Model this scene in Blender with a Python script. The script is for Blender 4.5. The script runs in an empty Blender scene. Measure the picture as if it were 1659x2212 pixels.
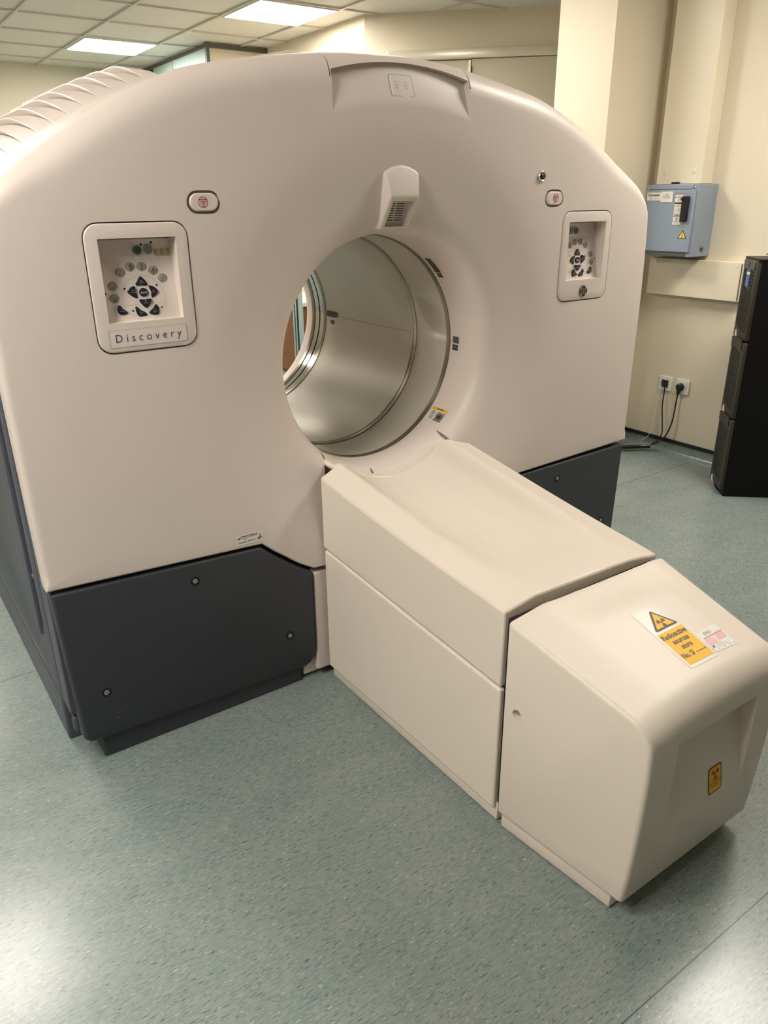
import bpy, bmesh, math, random
from mathutils import Vector, Matrix
random.seed(7)
PI = math.pi
sc = bpy.context.scene
COL = sc.collection

# ------------------------------------------------------------------ camera
def cam_basis(p, y, r):
    f = Vector((math.sin(y)*math.cos(p), math.cos(y)*math.cos(p), math.sin(p)))
    rt = Vector((math.cos(y), -math.sin(y), 0)); up = rt.cross(f)
    c, s = math.cos(r), math.sin(r)
    return rt*c+up*s, up*c-rt*s, f
_R, _U, _F = cam_basis(math.radians(-22.46), math.radians(34.88), math.radians(-.6))
cd = bpy.data.cameras.new('camera'); cam = bpy.data.objects.new('camera', cd); COL.objects.link(cam)
m = Matrix((( _R.x, _U.x, -_F.x, -1.36), (_R.y, _U.y, -_F.y, -2.045), (_R.z, _U.z, -_F.z, 1.451), (0, 0, 0, 1)))
cam.matrix_world = m
cd.sensor_fit = 'VERTICAL'; cd.sensor_height = 36; cd.lens = 1633.5*36/2212
cd.clip_start = .05; cd.clip_end = 60
sc.camera = cam
# ------------------------------------------------------------------ world, exposure
w = bpy.data.worlds.new('world'); sc.world = w; w.use_nodes = True
w.node_tree.nodes['Background'].inputs[0].default_value = (.9, .93, 1, 1)
w.node_tree.nodes['Background'].inputs[1].default_value = .05
sc.view_settings.view_transform = 'Standard'; sc.view_settings.look = 'None'
sc.view_settings.gamma = 1; sc.view_settings.use_curve_mapping = False
sc.view_settings.exposure = 0.94
LAMP = 22.0          # strength of every ceiling panel
LAMP_COL = (1.0, .935, .85)
# ceiling panels: x, y of the centre
PANELS = [(1.09, 5.52), (1.74, 3.62), (-1.45, 1.75), (1.09, 1.75), (1.72, -.83), (-2.1, -.8), (-1.45, 5.0), (-2.72, -1.48)]
CEIL = 2.70

# ------------------------------------------------------------------ materials
def mat(name, col, rough=.5, metal=0, spec=.5, noise=0, nscale=200, bump=0, bscale=400, coat=0, trans=0, emit=None, estr=0, ior=1.45):
    M = bpy.data.materials.new(name); M.use_nodes = True
    nt = M.node_tree; b = nt.nodes['Principled BSDF']
    b.inputs['Base Color'].default_value = (*col, 1); b.inputs['Roughness'].default_value = rough
    b.inputs['Metallic'].default_value = metal; b.inputs['Specular IOR Level'].default_value = spec
    b.inputs['Coat Weight'].default_value = coat; b.inputs['Transmission Weight'].default_value = trans
    b.inputs['IOR'].default_value = ior
    tc = nt.nodes.new('ShaderNodeTexCoord')
    if noise:
        n = nt.nodes.new('ShaderNodeTexNoise'); n.inputs['Scale'].default_value = nscale; n.inputs['Detail'].default_value = 4
        nt.links.new(tc.outputs['Object'], n.inputs['Vector'])
        mx = nt.nodes.new('ShaderNodeMix'); mx.data_type = 'RGBA'
        mx.inputs[6].default_value = (*[c*(1-noise) for c in col], 1); mx.inputs[7].default_value = (*[min(1, c*(1+noise)) for c in col], 1)
        nt.links.new(n.outputs['Fac'], mx.inputs[0]); nt.links.new(mx.outputs[2], b.inputs['Base Color'])
    if bump:
        n2 = nt.nodes.new('ShaderNodeTexNoise'); n2.inputs['Scale'].default_value = bscale; n2.inputs['Detail'].default_value = 2
        nt.links.new(tc.outputs['Object'], n2.inputs['Vector'])
        bp = nt.nodes.new('ShaderNodeBump'); bp.inputs['Strength'].default_value = bump; bp.inputs['Distance'].default_value = .001
        nt.links.new(n2.outputs['Fac'], bp.inputs['Height']); nt.links.new(bp.outputs['Normal'], b.inputs['Normal'])
    if emit:
        b.inputs['Emission Color'].default_value = (*emit, 1); b.inputs['Emission Strength'].default_value = estr
    return M
def s2l(r, g, b):
    f = lambda c: (c/255/12.92) if c <= 10 else ((c/255+.055)/1.055)**2.4
    return (f(r), f(g), f(b))

M = {}
M['shell'] = mat('gantry_shell', s2l(220, 208, 200), rough=.36, noise=.015, nscale=300, bump=.25, bscale=900)
M['tshell'] = mat('table_shell', s2l(230, 219, 206), rough=.34, noise=.015, nscale=300, bump=.35, bscale=700)
M['dark'] = mat('slate_panel', s2l(56, 59, 65), rough=.42, noise=.03, bump=.2, bscale=900)
M['darkside'] = mat('slate_side', s2l(76, 78, 90), rough=.40, noise=.03, bump=.1)
M['black'] = mat('black_plastic', (.012, .012, .013), rough=.35)
M['gap'] = mat('gap_black', (.01, .01, .01), rough=.9)
M['rack'] = mat('rack_front', s2l(52, 47, 38), rough=.5, bump=.1)
M['rackside'] = mat('rack_side', (.004, .004, .004), rough=.6, spec=.2)
M['metal'] = mat('brushed_metal', s2l(150, 142, 128), rough=.28, metal=1)
M['steel'] = mat('bright_steel', s2l(205, 205, 205), rough=.12, metal=1)
M['ring'] = mat('satin_ring', (.75, .73, .70), rough=.3, metal=.8)
M['chrome'] = mat('chrome', (.8, .8, .8), rough=.08, metal=1)
M['liner'] = mat('bore_liner', s2l(196, 190, 176), rough=.44, metal=.35, noise=.02, nscale=20)
M['clear'] = mat('clear_liner', s2l(196, 190, 178), rough=.08, coat=.5)
M['wall'] = mat('wall_paint', s2l(224, 213, 191), rough=.6, bump=.12, bscale=120)
M['wallwhite'] = mat('wall_white', s2l(232, 225, 208), rough=.5)
M['trunk'] = mat('trunking', s2l(228, 218, 195), rough=.4)
M['grid'] = mat('ceiling_bar', s2l(214, 206, 196), rough=.5)
M['key'] = mat('dark_key', s2l(42, 42, 52), rough=.25)
M['greykey'] = mat('grey_key', s2l(158, 152, 144), rough=.4)
M['screwhead'] = mat('screw_head', s2l(135, 138, 142), rough=.4)
M['ink'] = mat('grey_ink', s2l(95, 90, 88), rough=.5)
M['purple'] = mat('navy_ink', s2l(72, 68, 96), rough=.5)
M['white'] = mat('white_print', s2l(235, 232, 228), rough=.4)
M['plate'] = mat('name_plate_face', s2l(221, 209, 203), rough=.35)
M['label'] = mat('label_white', s2l(228, 222, 214), rough=.3)
M['blackink'] = mat('black_ink', (.01, .01, .01), rough=.45)
M['red'] = mat('red_ink', s2l(160, 25, 35), rough=.4)
M['green'] = mat('green_key', s2l(88, 118, 100), rough=.35)
M['greenink'] = mat('green_ink', s2l(20, 90, 60), rough=.4)
M['yellow'] = mat('yellow_print', s2l(245, 188, 20), rough=.5)
M['paleyellow'] = mat('pale_yellow', s2l(240, 205, 95), rough=.35)
M['lcd'] = mat('lcd', s2l(205, 192, 165), rough=.3)
M['lcdink'] = mat('lcd_ink', s2l(150, 135, 90), rough=.3)
M['pink'] = mat('pink_print', s2l(240, 185, 190), rough=.3)
M['bluebox'] = mat('blue_grey_steel', s2l(140, 152, 166), rough=.42, bump=.15, bscale=500)
M['bluesticker'] = mat('blue_sticker', s2l(70, 105, 175), rough=.35)
M['wood'] = mat('brown_wood', s2l(130, 84, 50), rough=.45, noise=.15, nscale=8)
M['teal'] = mat('pale_teal', s2l(170, 190, 186), rough=.35)
M['tealdark'] = mat('dark_teal', s2l(70, 85, 82), rough=.15)
M['frame'] = mat('grey_frame', s2l(95, 95, 88), rough=.4)
M['redbag'] = mat('red_plastic', s2l(190, 60, 65), rough=.25)
M['door'] = mat('door_face', s2l(200, 193, 172), rough=.4)
M['rail'] = mat('rail_metal', s2l(215, 208, 190), rough=.3, metal=.3)
M['window'] = mat('smoked_window', s2l(40, 28, 18), rough=.12, coat=.5)

def lampmat():
    X = bpy.data.materials.new('lamp_diffuser'); X.use_nodes = True; nt = X.node_tree
    b = nt.nodes['Principled BSDF']; b.inputs['Base Color'].default_value = (.9, .9, .9, 1)
    b.inputs['Emission Color'].default_value = (*LAMP_COL, 1); b.inputs['Emission Strength'].default_value = LAMP
    return X
M['lamp'] = lampmat()

def floormat(name, horiz=True):
    X = bpy.data.materials.new(name); X.use_nodes = True; nt = X.node_tree; N = nt.nodes; L = nt.links
    b = N['Principled BSDF']
    tc = N.new('ShaderNodeTexCoord')
    def mapped(scale, rot=-.09):
        mp = N.new('ShaderNodeMapping'); mp.inputs['Rotation'].default_value = (0, 0, -rot); mp.inputs['Scale'].default_value = scale
        L.new(tc.outputs['Object'], mp.inputs['Vector']); return mp
    def noise(mp, s, det=3, dist=0):
        n = N.new('ShaderNodeTexNoise'); n.inputs['Scale'].default_value = s; n.inputs['Detail'].default_value = det
        n.inputs['Distortion'].default_value = dist; L.new(mp.outputs[0], n.inputs['Vector']); return n
    def ramp(src, stops):
        r = N.new('ShaderNodeValToRGB'); e = r.color_ramp.elements
        for i, (p, c) in enumerate(stops):
            if i < 2: el = e[i]; el.position = p
            else: el = e.new(p)
            el.color = (*c, 1) if len(c) == 3 else c
        L.new(src, r.inputs[0]); return r
    def mix(fac, a, c, mode='MIX'):
        mx = N.new('ShaderNodeMix'); mx.data_type = 'RGBA'; mx.blend_type = mode
        if isinstance(fac, float): mx.inputs[0].default_value = fac
        else: L.new(fac, mx.inputs[0])
        for i, v in ((6, a), (7, c)):
            if isinstance(v, tuple): mx.inputs[i].default_value = (*v, 1)
            else: L.new(v, mx.inputs[i])
        return mx.outputs[2]
    sx = (1, 3.2, 1)
    base = ramp(noise(mapped((1, 2, 1)), 5, 3).outputs['Fac'], [(.30, s2l(115, 131, 128)), (.70, s2l(129, 138, 136))]).outputs[0]
    st = ramp(noise(mapped((1, 4.5, 1)), 40, 5, .4).outputs['Fac'], [(.40, (0, 0, 0)), (.62, (1, 1, 1))]).outputs[0]
    c = mix(st, base, mix(.3, base, s2l(160, 166, 160)))
    dk = ramp(noise(mapped((1, 6, 1)), 48, 4, .5).outputs['Fac'], [(.585, (0, 0, 0)), (.66, (1, 1, 1))]).outputs[0]
    c = mix(dk, c, s2l(92, 108, 107))
    dk2 = ramp(noise(mapped((1, 6.5, 3), -.25), 62, 1, .6).outputs['Fac'], [(.68, (0, 0, 0)), (.73, (1, 1, 1))]).outputs[0]
    c = mix(dk2, c, s2l(76, 86, 88))
    lt = ramp(noise(mapped((1.3, 6.5, 5), -.2), 60, 1, .6).outputs['Fac'], [(.69, (0, 0, 0)), (.74, (1, 1, 1))]).outputs[0]
    c = mix(lt, c, s2l(182, 184, 176))
    # welded seams between the vinyl sheets, running along x
    if horiz:
        sep = N.new('ShaderNodeSeparateXYZ'); L.new(tc.outputs['Object'], sep.inputs[0])
        for y0 in (-1.515, .39):
            a = N.new('ShaderNodeMath'); a.operation = 'SUBTRACT'; L.new(sep.outputs['Y'], a.inputs[0]); a.inputs[1].default_value = y0
            a2 = N.new('ShaderNodeMath'); a2.operation = 'ABSOLUTE'; L.new(a.outputs[0], a2.inputs[0])
            a3 = N.new('ShaderNodeMath'); a3.operation = 'LESS_THAN'; L.new(a2.outputs[0], a3.inputs[0]); a3.inputs[1].default_value = .0016
            c = mix(a3.outputs[0], c, s2l(70, 78, 78))
    L.new(c, b.inputs['Base Color'])
    b.inputs['Roughness'].default_value = .25
    b.inputs['Specular IOR Level'].default_value = .5
    bn = N.new('ShaderNodeTexNoise'); bn.inputs['Scale'].default_value = 90; bn.inputs['Detail'].default_value = 3
    L.new(tc.outputs['Object'], bn.inputs['Vector'])
    bp = N.new('ShaderNodeBump'); bp.inputs['Strength'].default_value = .12; bp.inputs['Distance'].default_value = .001
    L.new(bn.outputs['Fac'], bp.inputs['Height']); L.new(bp.outputs[0], b.inputs['Normal'])
    return X
M['floor'] = floormat('vinyl_floor')
M['cove'] = floormat('vinyl_cove', False)
M['tile'] = mat('ceiling_tile', s2l(226, 222, 212), rough=.8, noise=.05, nscale=60, bump=.3, bscale=300)

# ------------------------------------------------------------------ helpers
def link(o, parent=None):
    COL.objects.link(o)
    if parent is not None:
        o.parent = parent
        o.matrix_parent_inverse = Matrix.Identity(4)
        o.location = o.location - wloc(parent)
    return o
WL = {}
def wloc(o):
    v = Vector((0, 0, 0))
    while o is not None:
        v = v + o.location; o = o.parent
    return v
def mesh(name, verts, faces, m_, parent=None, smooth=30, mats=None, fm=None, doubles=True):
    me = bpy.data.meshes.new(name); me.from_pydata([tuple(v) for v in verts], [], faces)
    bm = bmesh.new(); bm.from_mesh(me)
    if doubles: bmesh.ops.remove_doubles(bm, verts=bm.verts, dist=1e-6)
    if fm is None: bmesh.ops.recalc_face_normals(bm, faces=bm.faces)
    bm.to_mesh(me); bm.free()
    for x in (mats or [m_]): me.materials.append(x)
    if fm:
        for p, i in zip(me.polygons, fm): p.material_index = i
    if smooth:
        for p in me.polygons: p.use_smooth = True
        me.set_sharp_from_angle(angle=math.radians(smooth))
    o = bpy.data.objects.new(name, me)
    return link(o, parent)
def bmobj(name, bm, m_, parent=None, smooth=30):
    me = bpy.data.meshes.new(name); bmesh.ops.recalc_face_normals(bm, faces=bm.faces); bm.to_mesh(me); bm.free()
    me.materials.append(m_)
    if smooth:
        for p in me.polygons: p.use_smooth = True
        me.set_sharp_from_angle(angle=math.radians(smooth))
    return link(bpy.data.objects.new(name, me), parent)
def addbox(bm, x0, x1, y0, y1, z0, z1):
    vs = [bm.verts.new((x, y, z)) for x in (x0, x1) for y in (y0, y1) for z in (z0, z1)]
    for f in ((0, 1, 3, 2), (4, 6, 7, 5), (0, 4, 5, 1), (2, 3, 7, 6), (0, 2, 6, 4), (1, 5, 7, 3)):
        bm.faces.new([vs[i] for i in f])
    return vs
def box(name, x0, x1, y0, y1, z0, z1, m_, parent=None, bev=0, seg=2):
    bm = bmesh.new(); addbox(bm, x0, x1, y0, y1, z0, z1)
    o = bmobj(name, bm, m_, parent, 40)
    if bev: bevel(o, bev, seg)
    return o
def bevel(o, w_, seg=3, ang=35):
    b = o.modifiers.new('bevel', 'BEVEL'); b.width = w_; b.segments = seg; b.limit_method = 'ANGLE'; b.angle_limit = math.radians(ang)
    b.harden_normals = False
    for p in o.data.polygons: p.use_smooth = True
def apply(o):
    dg = bpy.context.evaluated_depsgraph_get(); dg.update()
    me = bpy.data.meshes.new_from_object(o.evaluated_get(dg))
    old = o.data; o.modifiers.clear(); o.data = me; me.name = old.name
    return o
def cut(o, cutters, smooth=30):
    for c in cutters:
        b = o.modifiers.new('cut', 'BOOLEAN'); b.operation = 'DIFFERENCE'; b.solver = 'EXACT'; b.object = c
    apply(o)
    for c in cutters:
        bpy.data.objects.remove(c, do_unlink=True)
    me = o.data
    for p in me.polygons: p.use_smooth = True
    me.set_sharp_from_angle(angle=math.radians(smooth))
    return o
def empty(name, loc, label, cat, group=None):
    o = bpy.data.objects.new(name, None); COL.objects.link(o); o.location = loc; o.empty_display_size = .1
    return tag(o, label, cat, group)
def tag(o, label, cat, group=None):
    o['label'] = label; o['category'] = cat
    if group: o['group'] = group
    return o
def struct(o): o['kind'] = 'structure'; return o
def prism(pts, d0, d1, tr):
    """closed polygon pts (u,v) extruded from depth d0 to d1; tr(u,v,d)->xyz"""
    n = len(pts)
    v = [tr(u, w_, d0) for u, w_ in pts]+[tr(u, w_, d1) for u, w_ in pts]
    f = [tuple(range(n)), tuple(range(2*n-1, n-1, -1))]+[(i, (i+1) % n, n+(i+1) % n, n+i) for i in range(n)]
    return v, f
def rrect(cx, cy, w_, h_, r, n=6):
    out = []
    for (sx, sy, a0) in ((1, 1, 0), (-1, 1, 90), (-1, -1, 180), (1, -1, 270)):
        for k in range(n+1):
            a = math.radians(a0+90*k/n)
            out.append((cx+sx*(w_/2-r)+r*math.cos(a), cy+sy*(h_/2-r)+r*math.sin(a)))
    return out
def circ(cx, cy, r, n=24): return [(cx+r*math.cos(2*PI*k/n), cy+r*math.sin(2*PI*k/n)) for k in range(n)]
def smoothpoly(pts, it=2):
    for _ in range(it):
        q = []
        for i in range(len(pts)):
            a, b = pts[i], pts[(i+1) % len(pts)]
            q.append((a[0]*.75+b[0]*.25, a[1]*.75+b[1]*.25)); q.append((a[0]*.25+b[0]*.75, a[1]*.25+b[1]*.75))
        pts = q
    return pts
def text_mesh(s, size, align='CENTER', extrude=0, spacing=1.0, offset=0.0):
    c = bpy.data.curves.new('t', 'FONT'); c.body = s; c.size = size; c.align_x = align; c.align_y = 'CENTER'
    c.space_character = spacing; c.extrude = extrude; c.offset = offset; c.resolution_u = 3
    o = bpy.data.objects.new('t', c); COL.objects.link(o)
    dg = bpy.context.evaluated_depsgraph_get(); dg.update()
    me = bpy.data.meshes.new_from_object(o.evaluated_get(dg))
    V = [tuple(v.co) for v in me.vertices]; F = [tuple(p.vertices) for p in me.polygons]
    bpy.data.objects.remove(o, do_unlink=True); bpy.data.curves.remove(c); bpy.data.meshes.remove(me)
    return V, F
class MB:
    """collects flat artwork pieces of several materials in a (u,v) plane into ONE mesh"""
    def __init__(s): s.v = []; s.f = []; s.m = []; s.mats = []
    def add(s, V, F, m_):
        if m_ not in s.mats: s.mats.append(m_)
        k = s.mats.index(m_); n = len(s.v); s.v += [tuple(x) for x in V]
        for f in F: s.f.append(tuple(i+n for i in f)); s.m.append(k)
    def poly(s, pts, h, m_): s.add([(u, v, h) for u, v in pts], [tuple(range(len(pts)))], m_)
    def rect(s, u0, u1, v0, v1, h, m_, n=1, k=1):
        V = [(u0+(u1-u0)*i/n, v0+(v1-v0)*j/k, h) for j in range(k+1) for i in range(n+1)]
        F = [(j*(n+1)+i, j*(n+1)+i+1, (j+1)*(n+1)+i+1, (j+1)*(n+1)+i) for j in range(k) for i in range(n)]
        s.add(V, F, m_)
    def ring(s, cx, cy, r0, r1, h, m_, n=32, sy=1):
        V = [(cx+r*math.cos(2*PI*k/n), cy+sy*r*math.sin(2*PI*k/n), h) for r in (r0, r1) for k in range(n)]
        s.add(V, [(k, (k+1) % n, n+(k+1) % n, n+k) for k in range(n)], m_)
    def outline(s, pts, t, h, m_):
        cx = sum(p[0] for p in pts)/len(pts); cy = sum(p[1] for p in pts)/len(pts); n = len(pts)
        inn = [(cx+(x-cx)*t, cy+(y-cy)*t) for x, y in pts]
        s.add([(x, y, h) for x, y in pts+inn], [(k, (k+1) % n, n+(k+1) % n, n+k) for k in range(n)], m_)
    def text(s, txt, x, y, size, h, m_, align='CENTER', spacing=1.0, off=0.0, sx=1.0, rot=0, fit=0):
        V, F = text_mesh(txt, size, align, 0, spacing, off)
        if fit:
            a_, b_ = min(p[0] for p in V), max(p[0] for p in V); sx = fit/(b_-a_)
            V = [(p[0]-(a_+b_)/2, p[1], p[2]) for p in V]
        c, q = math.cos(rot), math.sin(rot)
        s.add([(x+(a*sx)*c-b*q, y+(a*sx)*q+b*c, h) for a, b, _ in V], F, m_)
    def build(s, name, tr, parent=None):
        me = bpy.data.meshes.new(name); me.from_pydata([tuple(tr(*v)) for v in s.v], [], s.f)
        for x in s.mats: me.materials.append(x)
        for p, k in zip(me.polygons, s.m): p.material_index = k
        return link(bpy.data.objects.new(name, me), parent)
def tube(name, pts, r, m_, parent=None, n=10, sub=6):
    P = [Vector(p) for p in pts]; Q = []
    for i in range(len(P)-1):
        p0, p1, p2, p3 = P[max(i-1, 0)], P[i], P[i+1], P[min(i+2, len(P)-1)]
        for k in range(sub):
            t = k/sub
            Q.append(.5*((2*p1)+(-p0+p2)*t+(2*p0-5*p1+4*p2-p3)*t*t+(-p0+3*p1-3*p2+p3)*t**3))
    Q.append(P[-1]); V = []; F = []
    up = Vector((.3, .2, 1)).normalized()
    for i, q in enumerate(Q):
        d = (Q[min(i+1, len(Q)-1)]-Q[max(i-1, 0)]).normalized()
        a = d.cross(up)
        if a.length < 1e-3: a = d.cross(Vector((1, 0, 0)))
        a.normalize(); b = a.cross(d)
        for k in range(n): V.append(q+a*r*math.cos(2*PI*k/n)+b*r*math.sin(2*PI*k/n))
    for i in range(len(Q)-1):
        for k in range(n): F.append((i*n+k, i*n+(k+1) % n, (i+1)*n+(k+1) % n, (i+1)*n+k))
    F.append(tuple(range(n))); F.append(tuple((len(Q)-1)*n+k for k in range(n)))
    return mesh(name, V, F, m_, parent)
def lathe_y(name, prof, m_, parent=None, a0=0, a1=360, n=128, zc=1.0, xc=0, thick=0):
    """profile (r,y) revolved about the y axis through (xc,*,zc)"""
    full = abs(a1-a0) >= 360; cnt = n if full else n+1; V = []; F = []; k = len(prof)
    for i in range(cnt):
        a = math.radians(a0+(a1-a0)*i/n)
        for r, y in prof: V.append((xc+r*math.cos(a), y, zc+r*math.sin(a)))
    for i in range(n):
        j = (i+1) % cnt
        for q in range(k-1): F.append((i*k+q, j*k+q, j*k+q+1, i*k+q+1))
    return mesh(name, V, F, m_, parent, doubles=False)

# ------------------------------------------------------------------ room
def quad(name, pts, m_): return struct(mesh(name, pts, [tuple(range(len(pts)))], m_, smooth=0))
def slab(name, x0, x1, y0, y1, z0, z1, m_): return struct(box(name, x0, x1, y0, y1, z0, z1, m_))
slab('floor', -5.3, 4.3, -8.6, 7.0, -.1, 0, M['floor'])
slab('ceiling', -5.3, 4.3, -8.6, 7.0, CEIL+.01, CEIL+.1, M['tile'])
slab('wall_back', -5.3, 4.3, 6.87, 7.0, 0, CEIL+.01, M['wall'])
slab('wall_left', -5.3, -5.2, -8.6, 6.87, 0, CEIL+.01, M['wall'])
slab('wall_front', -5.2, 2.6, -8.6, -8.5, 0, CEIL+.01, M['wall'])
slab('wall_right', 2.6, 2.75, -8.5, 1.3, 0, CEIL+.01, M['wall'])
slab('wall_column', 2.155, 2.6, .916, 1.30, 0, CEIL+.01, M['wall'])
slab('wall_alcove', 2.75, 3.75, 1.2, 1.3, 0, CEIL+.01, M['wall'])
slab('wall_rear', 2.288, 2.45, 3.375, 6.87, 0, CEIL+.01, M['wall'])
# angled wall with the sliding door
D0 = Vector((2.288, 3.375, 0)); DD = Vector((.7173, -.6967, 0)); DN = Vector((-.6967, -.7173, 0))
def dpt(t, z, d=0): p = D0+DD*t+DN*d; return (p.x, p.y, z)
def dbox(name, t0, t1, z0, z1, d0, d1, m_, parent=None, bev=0):
    V = [dpt(t, z, d) for t in (t0, t1) for d in (d0, d1) for z in (z0, z1)]
    o = mesh(name, V, [(0, 1, 3, 2), (4, 6, 7, 5), (0, 4, 5, 1), (2, 3, 7, 6), (0, 2, 6, 4), (1, 5, 7, 3)], m_, parent, smooth=0)
    if bev: bevel(o, bev, 2)
    return o
struct(dbox('wall_angled', 0, 2.0, 0, CEIL+.01, -.12, 0, M['wall']))
struct(dbox('trim_1', .18, 1.75, 2.395, 2.46, 0, .07, M['rail'], bev=.004))
d1 = struct(dbox('door_1', .80, 1.75, .01, 2.392, .012, .05, M['door'], bev=.003))
d2 = struct(dbox('door_2', -.02+.2, .79, .01, 2.392, .002, .018, M['wallwhite'], bev=.003))
dbox('door_edge', .775, .792, .01, 2.388, .018, .03, M['rail'], d2)
dbox('latch', .800, .806, 2.30, 2.345, .05, .056, M['black'], d1)
# glazed corner booth at the far right
bo = struct(box('wall_booth', 1.73, 2.288, 4.95, 6.87, 0, CEIL+.01, M['wall']))
w1 = struct(box('window_1', 1.722, 1.732, 4.97, 6.87, 1.2, 2.70, M['frame']))
for (y0, y1, mm, nm) in ((4.99, 5.75, 'teal', 'pane'), (5.77, 6.27, 'teal', 'pane'), (6.30, 6.56, 'tealdark', 'pane'), (6.59, 6.84, 'tealdark', 'pane')):
    o = box(nm, 1.714, 1.726, y0, y1, 1.3, 2.665, M[mm], w1)
struct(box('trim_2', 1.70, 2.288, 4.93, 4.96, 2.665, 2.70, M['frame']))
struct(box('trim_3', 1.705, 1.735, 4.935, 4.965, 0, 2.70, M['frame']))

# suspended ceiling grid
CX, CY, CS = .765, 5.205, .635
bm = bmesh.new()
xs = [CX+CS*k for k in range(-9, 6)]; ys = [CY+CS*k for k in range(-21, 4)]
for x in xs: addbox(bm, x-.010, x+.010, -8.5, 6.87, CEIL-.004, CEIL+.012)
for y in ys: addbox(bm, -5.2, 4.2, y-.010, y+.010, CEIL-.003, CEIL+.012)
struct(bmobj('trim_4', bm, M['grid'], smooth=0))
LB = {0: 'lit square ceiling panel farther from the column, near the back wall', 1: 'lit square ceiling panel above the scanner top, nearest the angled wall'}
for i, (x, y) in enumerate(PANELS):
    # snap to the tile grid
    gx = CX+CS*(math.floor((x-CX)/CS)+.5); gy = CY+CS*(math.floor((y-CY)/CS)+.5)
    if i == 4: gx, gy = x, y
    e = empty('ceiling_light', (gx, gy, CEIL), LB.get(i, 'lit square ceiling panel above and behind the viewer, outside the frame'), 'light', 'lit panels in the tiled ceiling')
    h = .296
    box('diffuser', gx-h, gx+h, gy-h, gy+h, CEIL-.007, CEIL-.001, M['lamp'], e)
    bm = bmesh.new()
    for a, b_, c, d in ((gx-h-.012, gx-h, gy-h-.012, gy+h+.012), (gx+h, gx+h+.012, gy-h-.012, gy+h+.012), (gx-h, gx+h, gy-h-.012, gy-h), (gx-h, gx+h, gy+h, gy+h+.012)):
        addbox(bm, a, b_, c, d, CEIL-.01, CEIL+.005)
    bmobj('frame', bm, M['white'], e, 0)

# coved vinyl skirting with a black cap strip
def cove(name, a, b_, nrm, m_):
    prof = [(.0, .066), (.003, .066), (.0035, .035), (.008, .02), (.02, .008), (.04, .0015), (.06, .0005)]
    V = []; a = Vector(a); b_ = Vector(b_); nrm = Vector(nrm)
    for p in (a, b_):
        for d, z in prof: q = p+nrm*d; V.append((q.x, q.y, z))
    k = len(prof)
    return struct(mesh(name, V, [(i, i+1, k+i+1, k+i) for i in range(k-1)], m_, smooth=60))
cove('baseboard_right', (2.6, -4.5, 0), (2.6, .916, 0), (-1, 0, 0), M['cove'])
struct(box('trim_5', 2.592, 2.6, -4.5, .916, .066, .086, M['black']))
cove('baseboard_column', (2.6, .916, 0), (2.155, .916, 0), (0, -1, 0), M['cove'])
struct(box('trim_6', 2.155, 2.6, .908, .916, .066, .086, M['black']))

# ------------------------------------------------------------------ scanner gantry
YF = -.213
scanner = empty('pet_scanner', (0, 0, 0), 'large off-white ring-shaped medical scanner with slate grey lower panels and a round bore', 'scanner')
right_arch = [(0, 1.806), (.13, 1.802), (.25, 1.788), (.405, 1.762), (.52, 1.740), (.62, 1.710), (.74, 1.662), (.80, 1.631), (.86, 1.598), (.93, 1.557), (.985, 1.523), (1.035, 1.488), (1.065, 1.456), (1.083, 1.42), (1.094, 1.37), (1.10, 1.27), (1.105, 1.10), (1.103, .80), (1.10, .552)]
left_arch = [(0, 1.806), (.13, 1.803), (.25, 1.793), (.405, 1.772), (.52, 1.752), (.62, 1.727), (.74, 1.680), (.80, 1.648), (.86, 1.616), (.93, 1.573), (.985, 1.538), (1.035, 1.500), (1.065, 1.466), (1.083, 1.428), (1.094, 1.37), (1.10, 1.27), (1.105, 1.10), (1.103, .80), (1.10, .560)]
def catmull(pts, step):
    P = [Vector((a, b_, 0)) for a, b_ in pts]; Q = []
    for i in range(len(P)-1):
        p0, p1, p2, p3 = P[max(i-1, 0)], P[i], P[i+1], P[min(i+2, len(P)-1)]
        n = max(1, int((p2-p1).length/step))
        for k in range(n):
            t = k/n
            q = .5*((2*p1)+(-p0+p2)*t+(2*p0-5*p1+4*p2-p3)*t*t+(-p0+3*p1-3*p2+p3)*t**3); Q.append((q.x, q.y))
    Q.append((P[-1].x, P[-1].y)); return Q
RA = catmull(right_arch, .02); LA = [(-x, z) for x, z in catmull(left_arch, .02)]
notchR = [(1.10, .552), (.80, .542), (.513, .532)]
notchC = [(.513, .532), (.475, .498), (.437, .468), (.392, .432), (.345, .404)]
bottom = []
def seg(a, b_, step=.03):
    n = max(1, int(math.hypot(b_[0]-a[0], b_[1]-a[1])/step)); return [(a[0]+(b_[0]-a[0])*k/n, a[1]+(b_[1]-a[1])*k/n) for k in range(n)]
path = [(1.10, .552), (.513, .532)]
bottom += seg(*path)
bottom += catmull(notchC, .02)[:-1]
for a, b_ in (((.345, .404), (.27, .402)), ((.27, .402), (.265, .34)), ((.265, .34), (-.295, .34)), ((-.295, .34), (-.30, .402)), ((-.30, .402), (-.345, .404))): bottom += seg(a, b_)
bottom += [(-x, z) for x, z in catmull(notchC, .02)[::-1]][:-1]
bottom += seg((-.513, .532), (-1.10, .560))
OUT = LA[::-1][:-1]+RA[:-1]+bottom       # clockwise from bottom-left up over the arch
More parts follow.
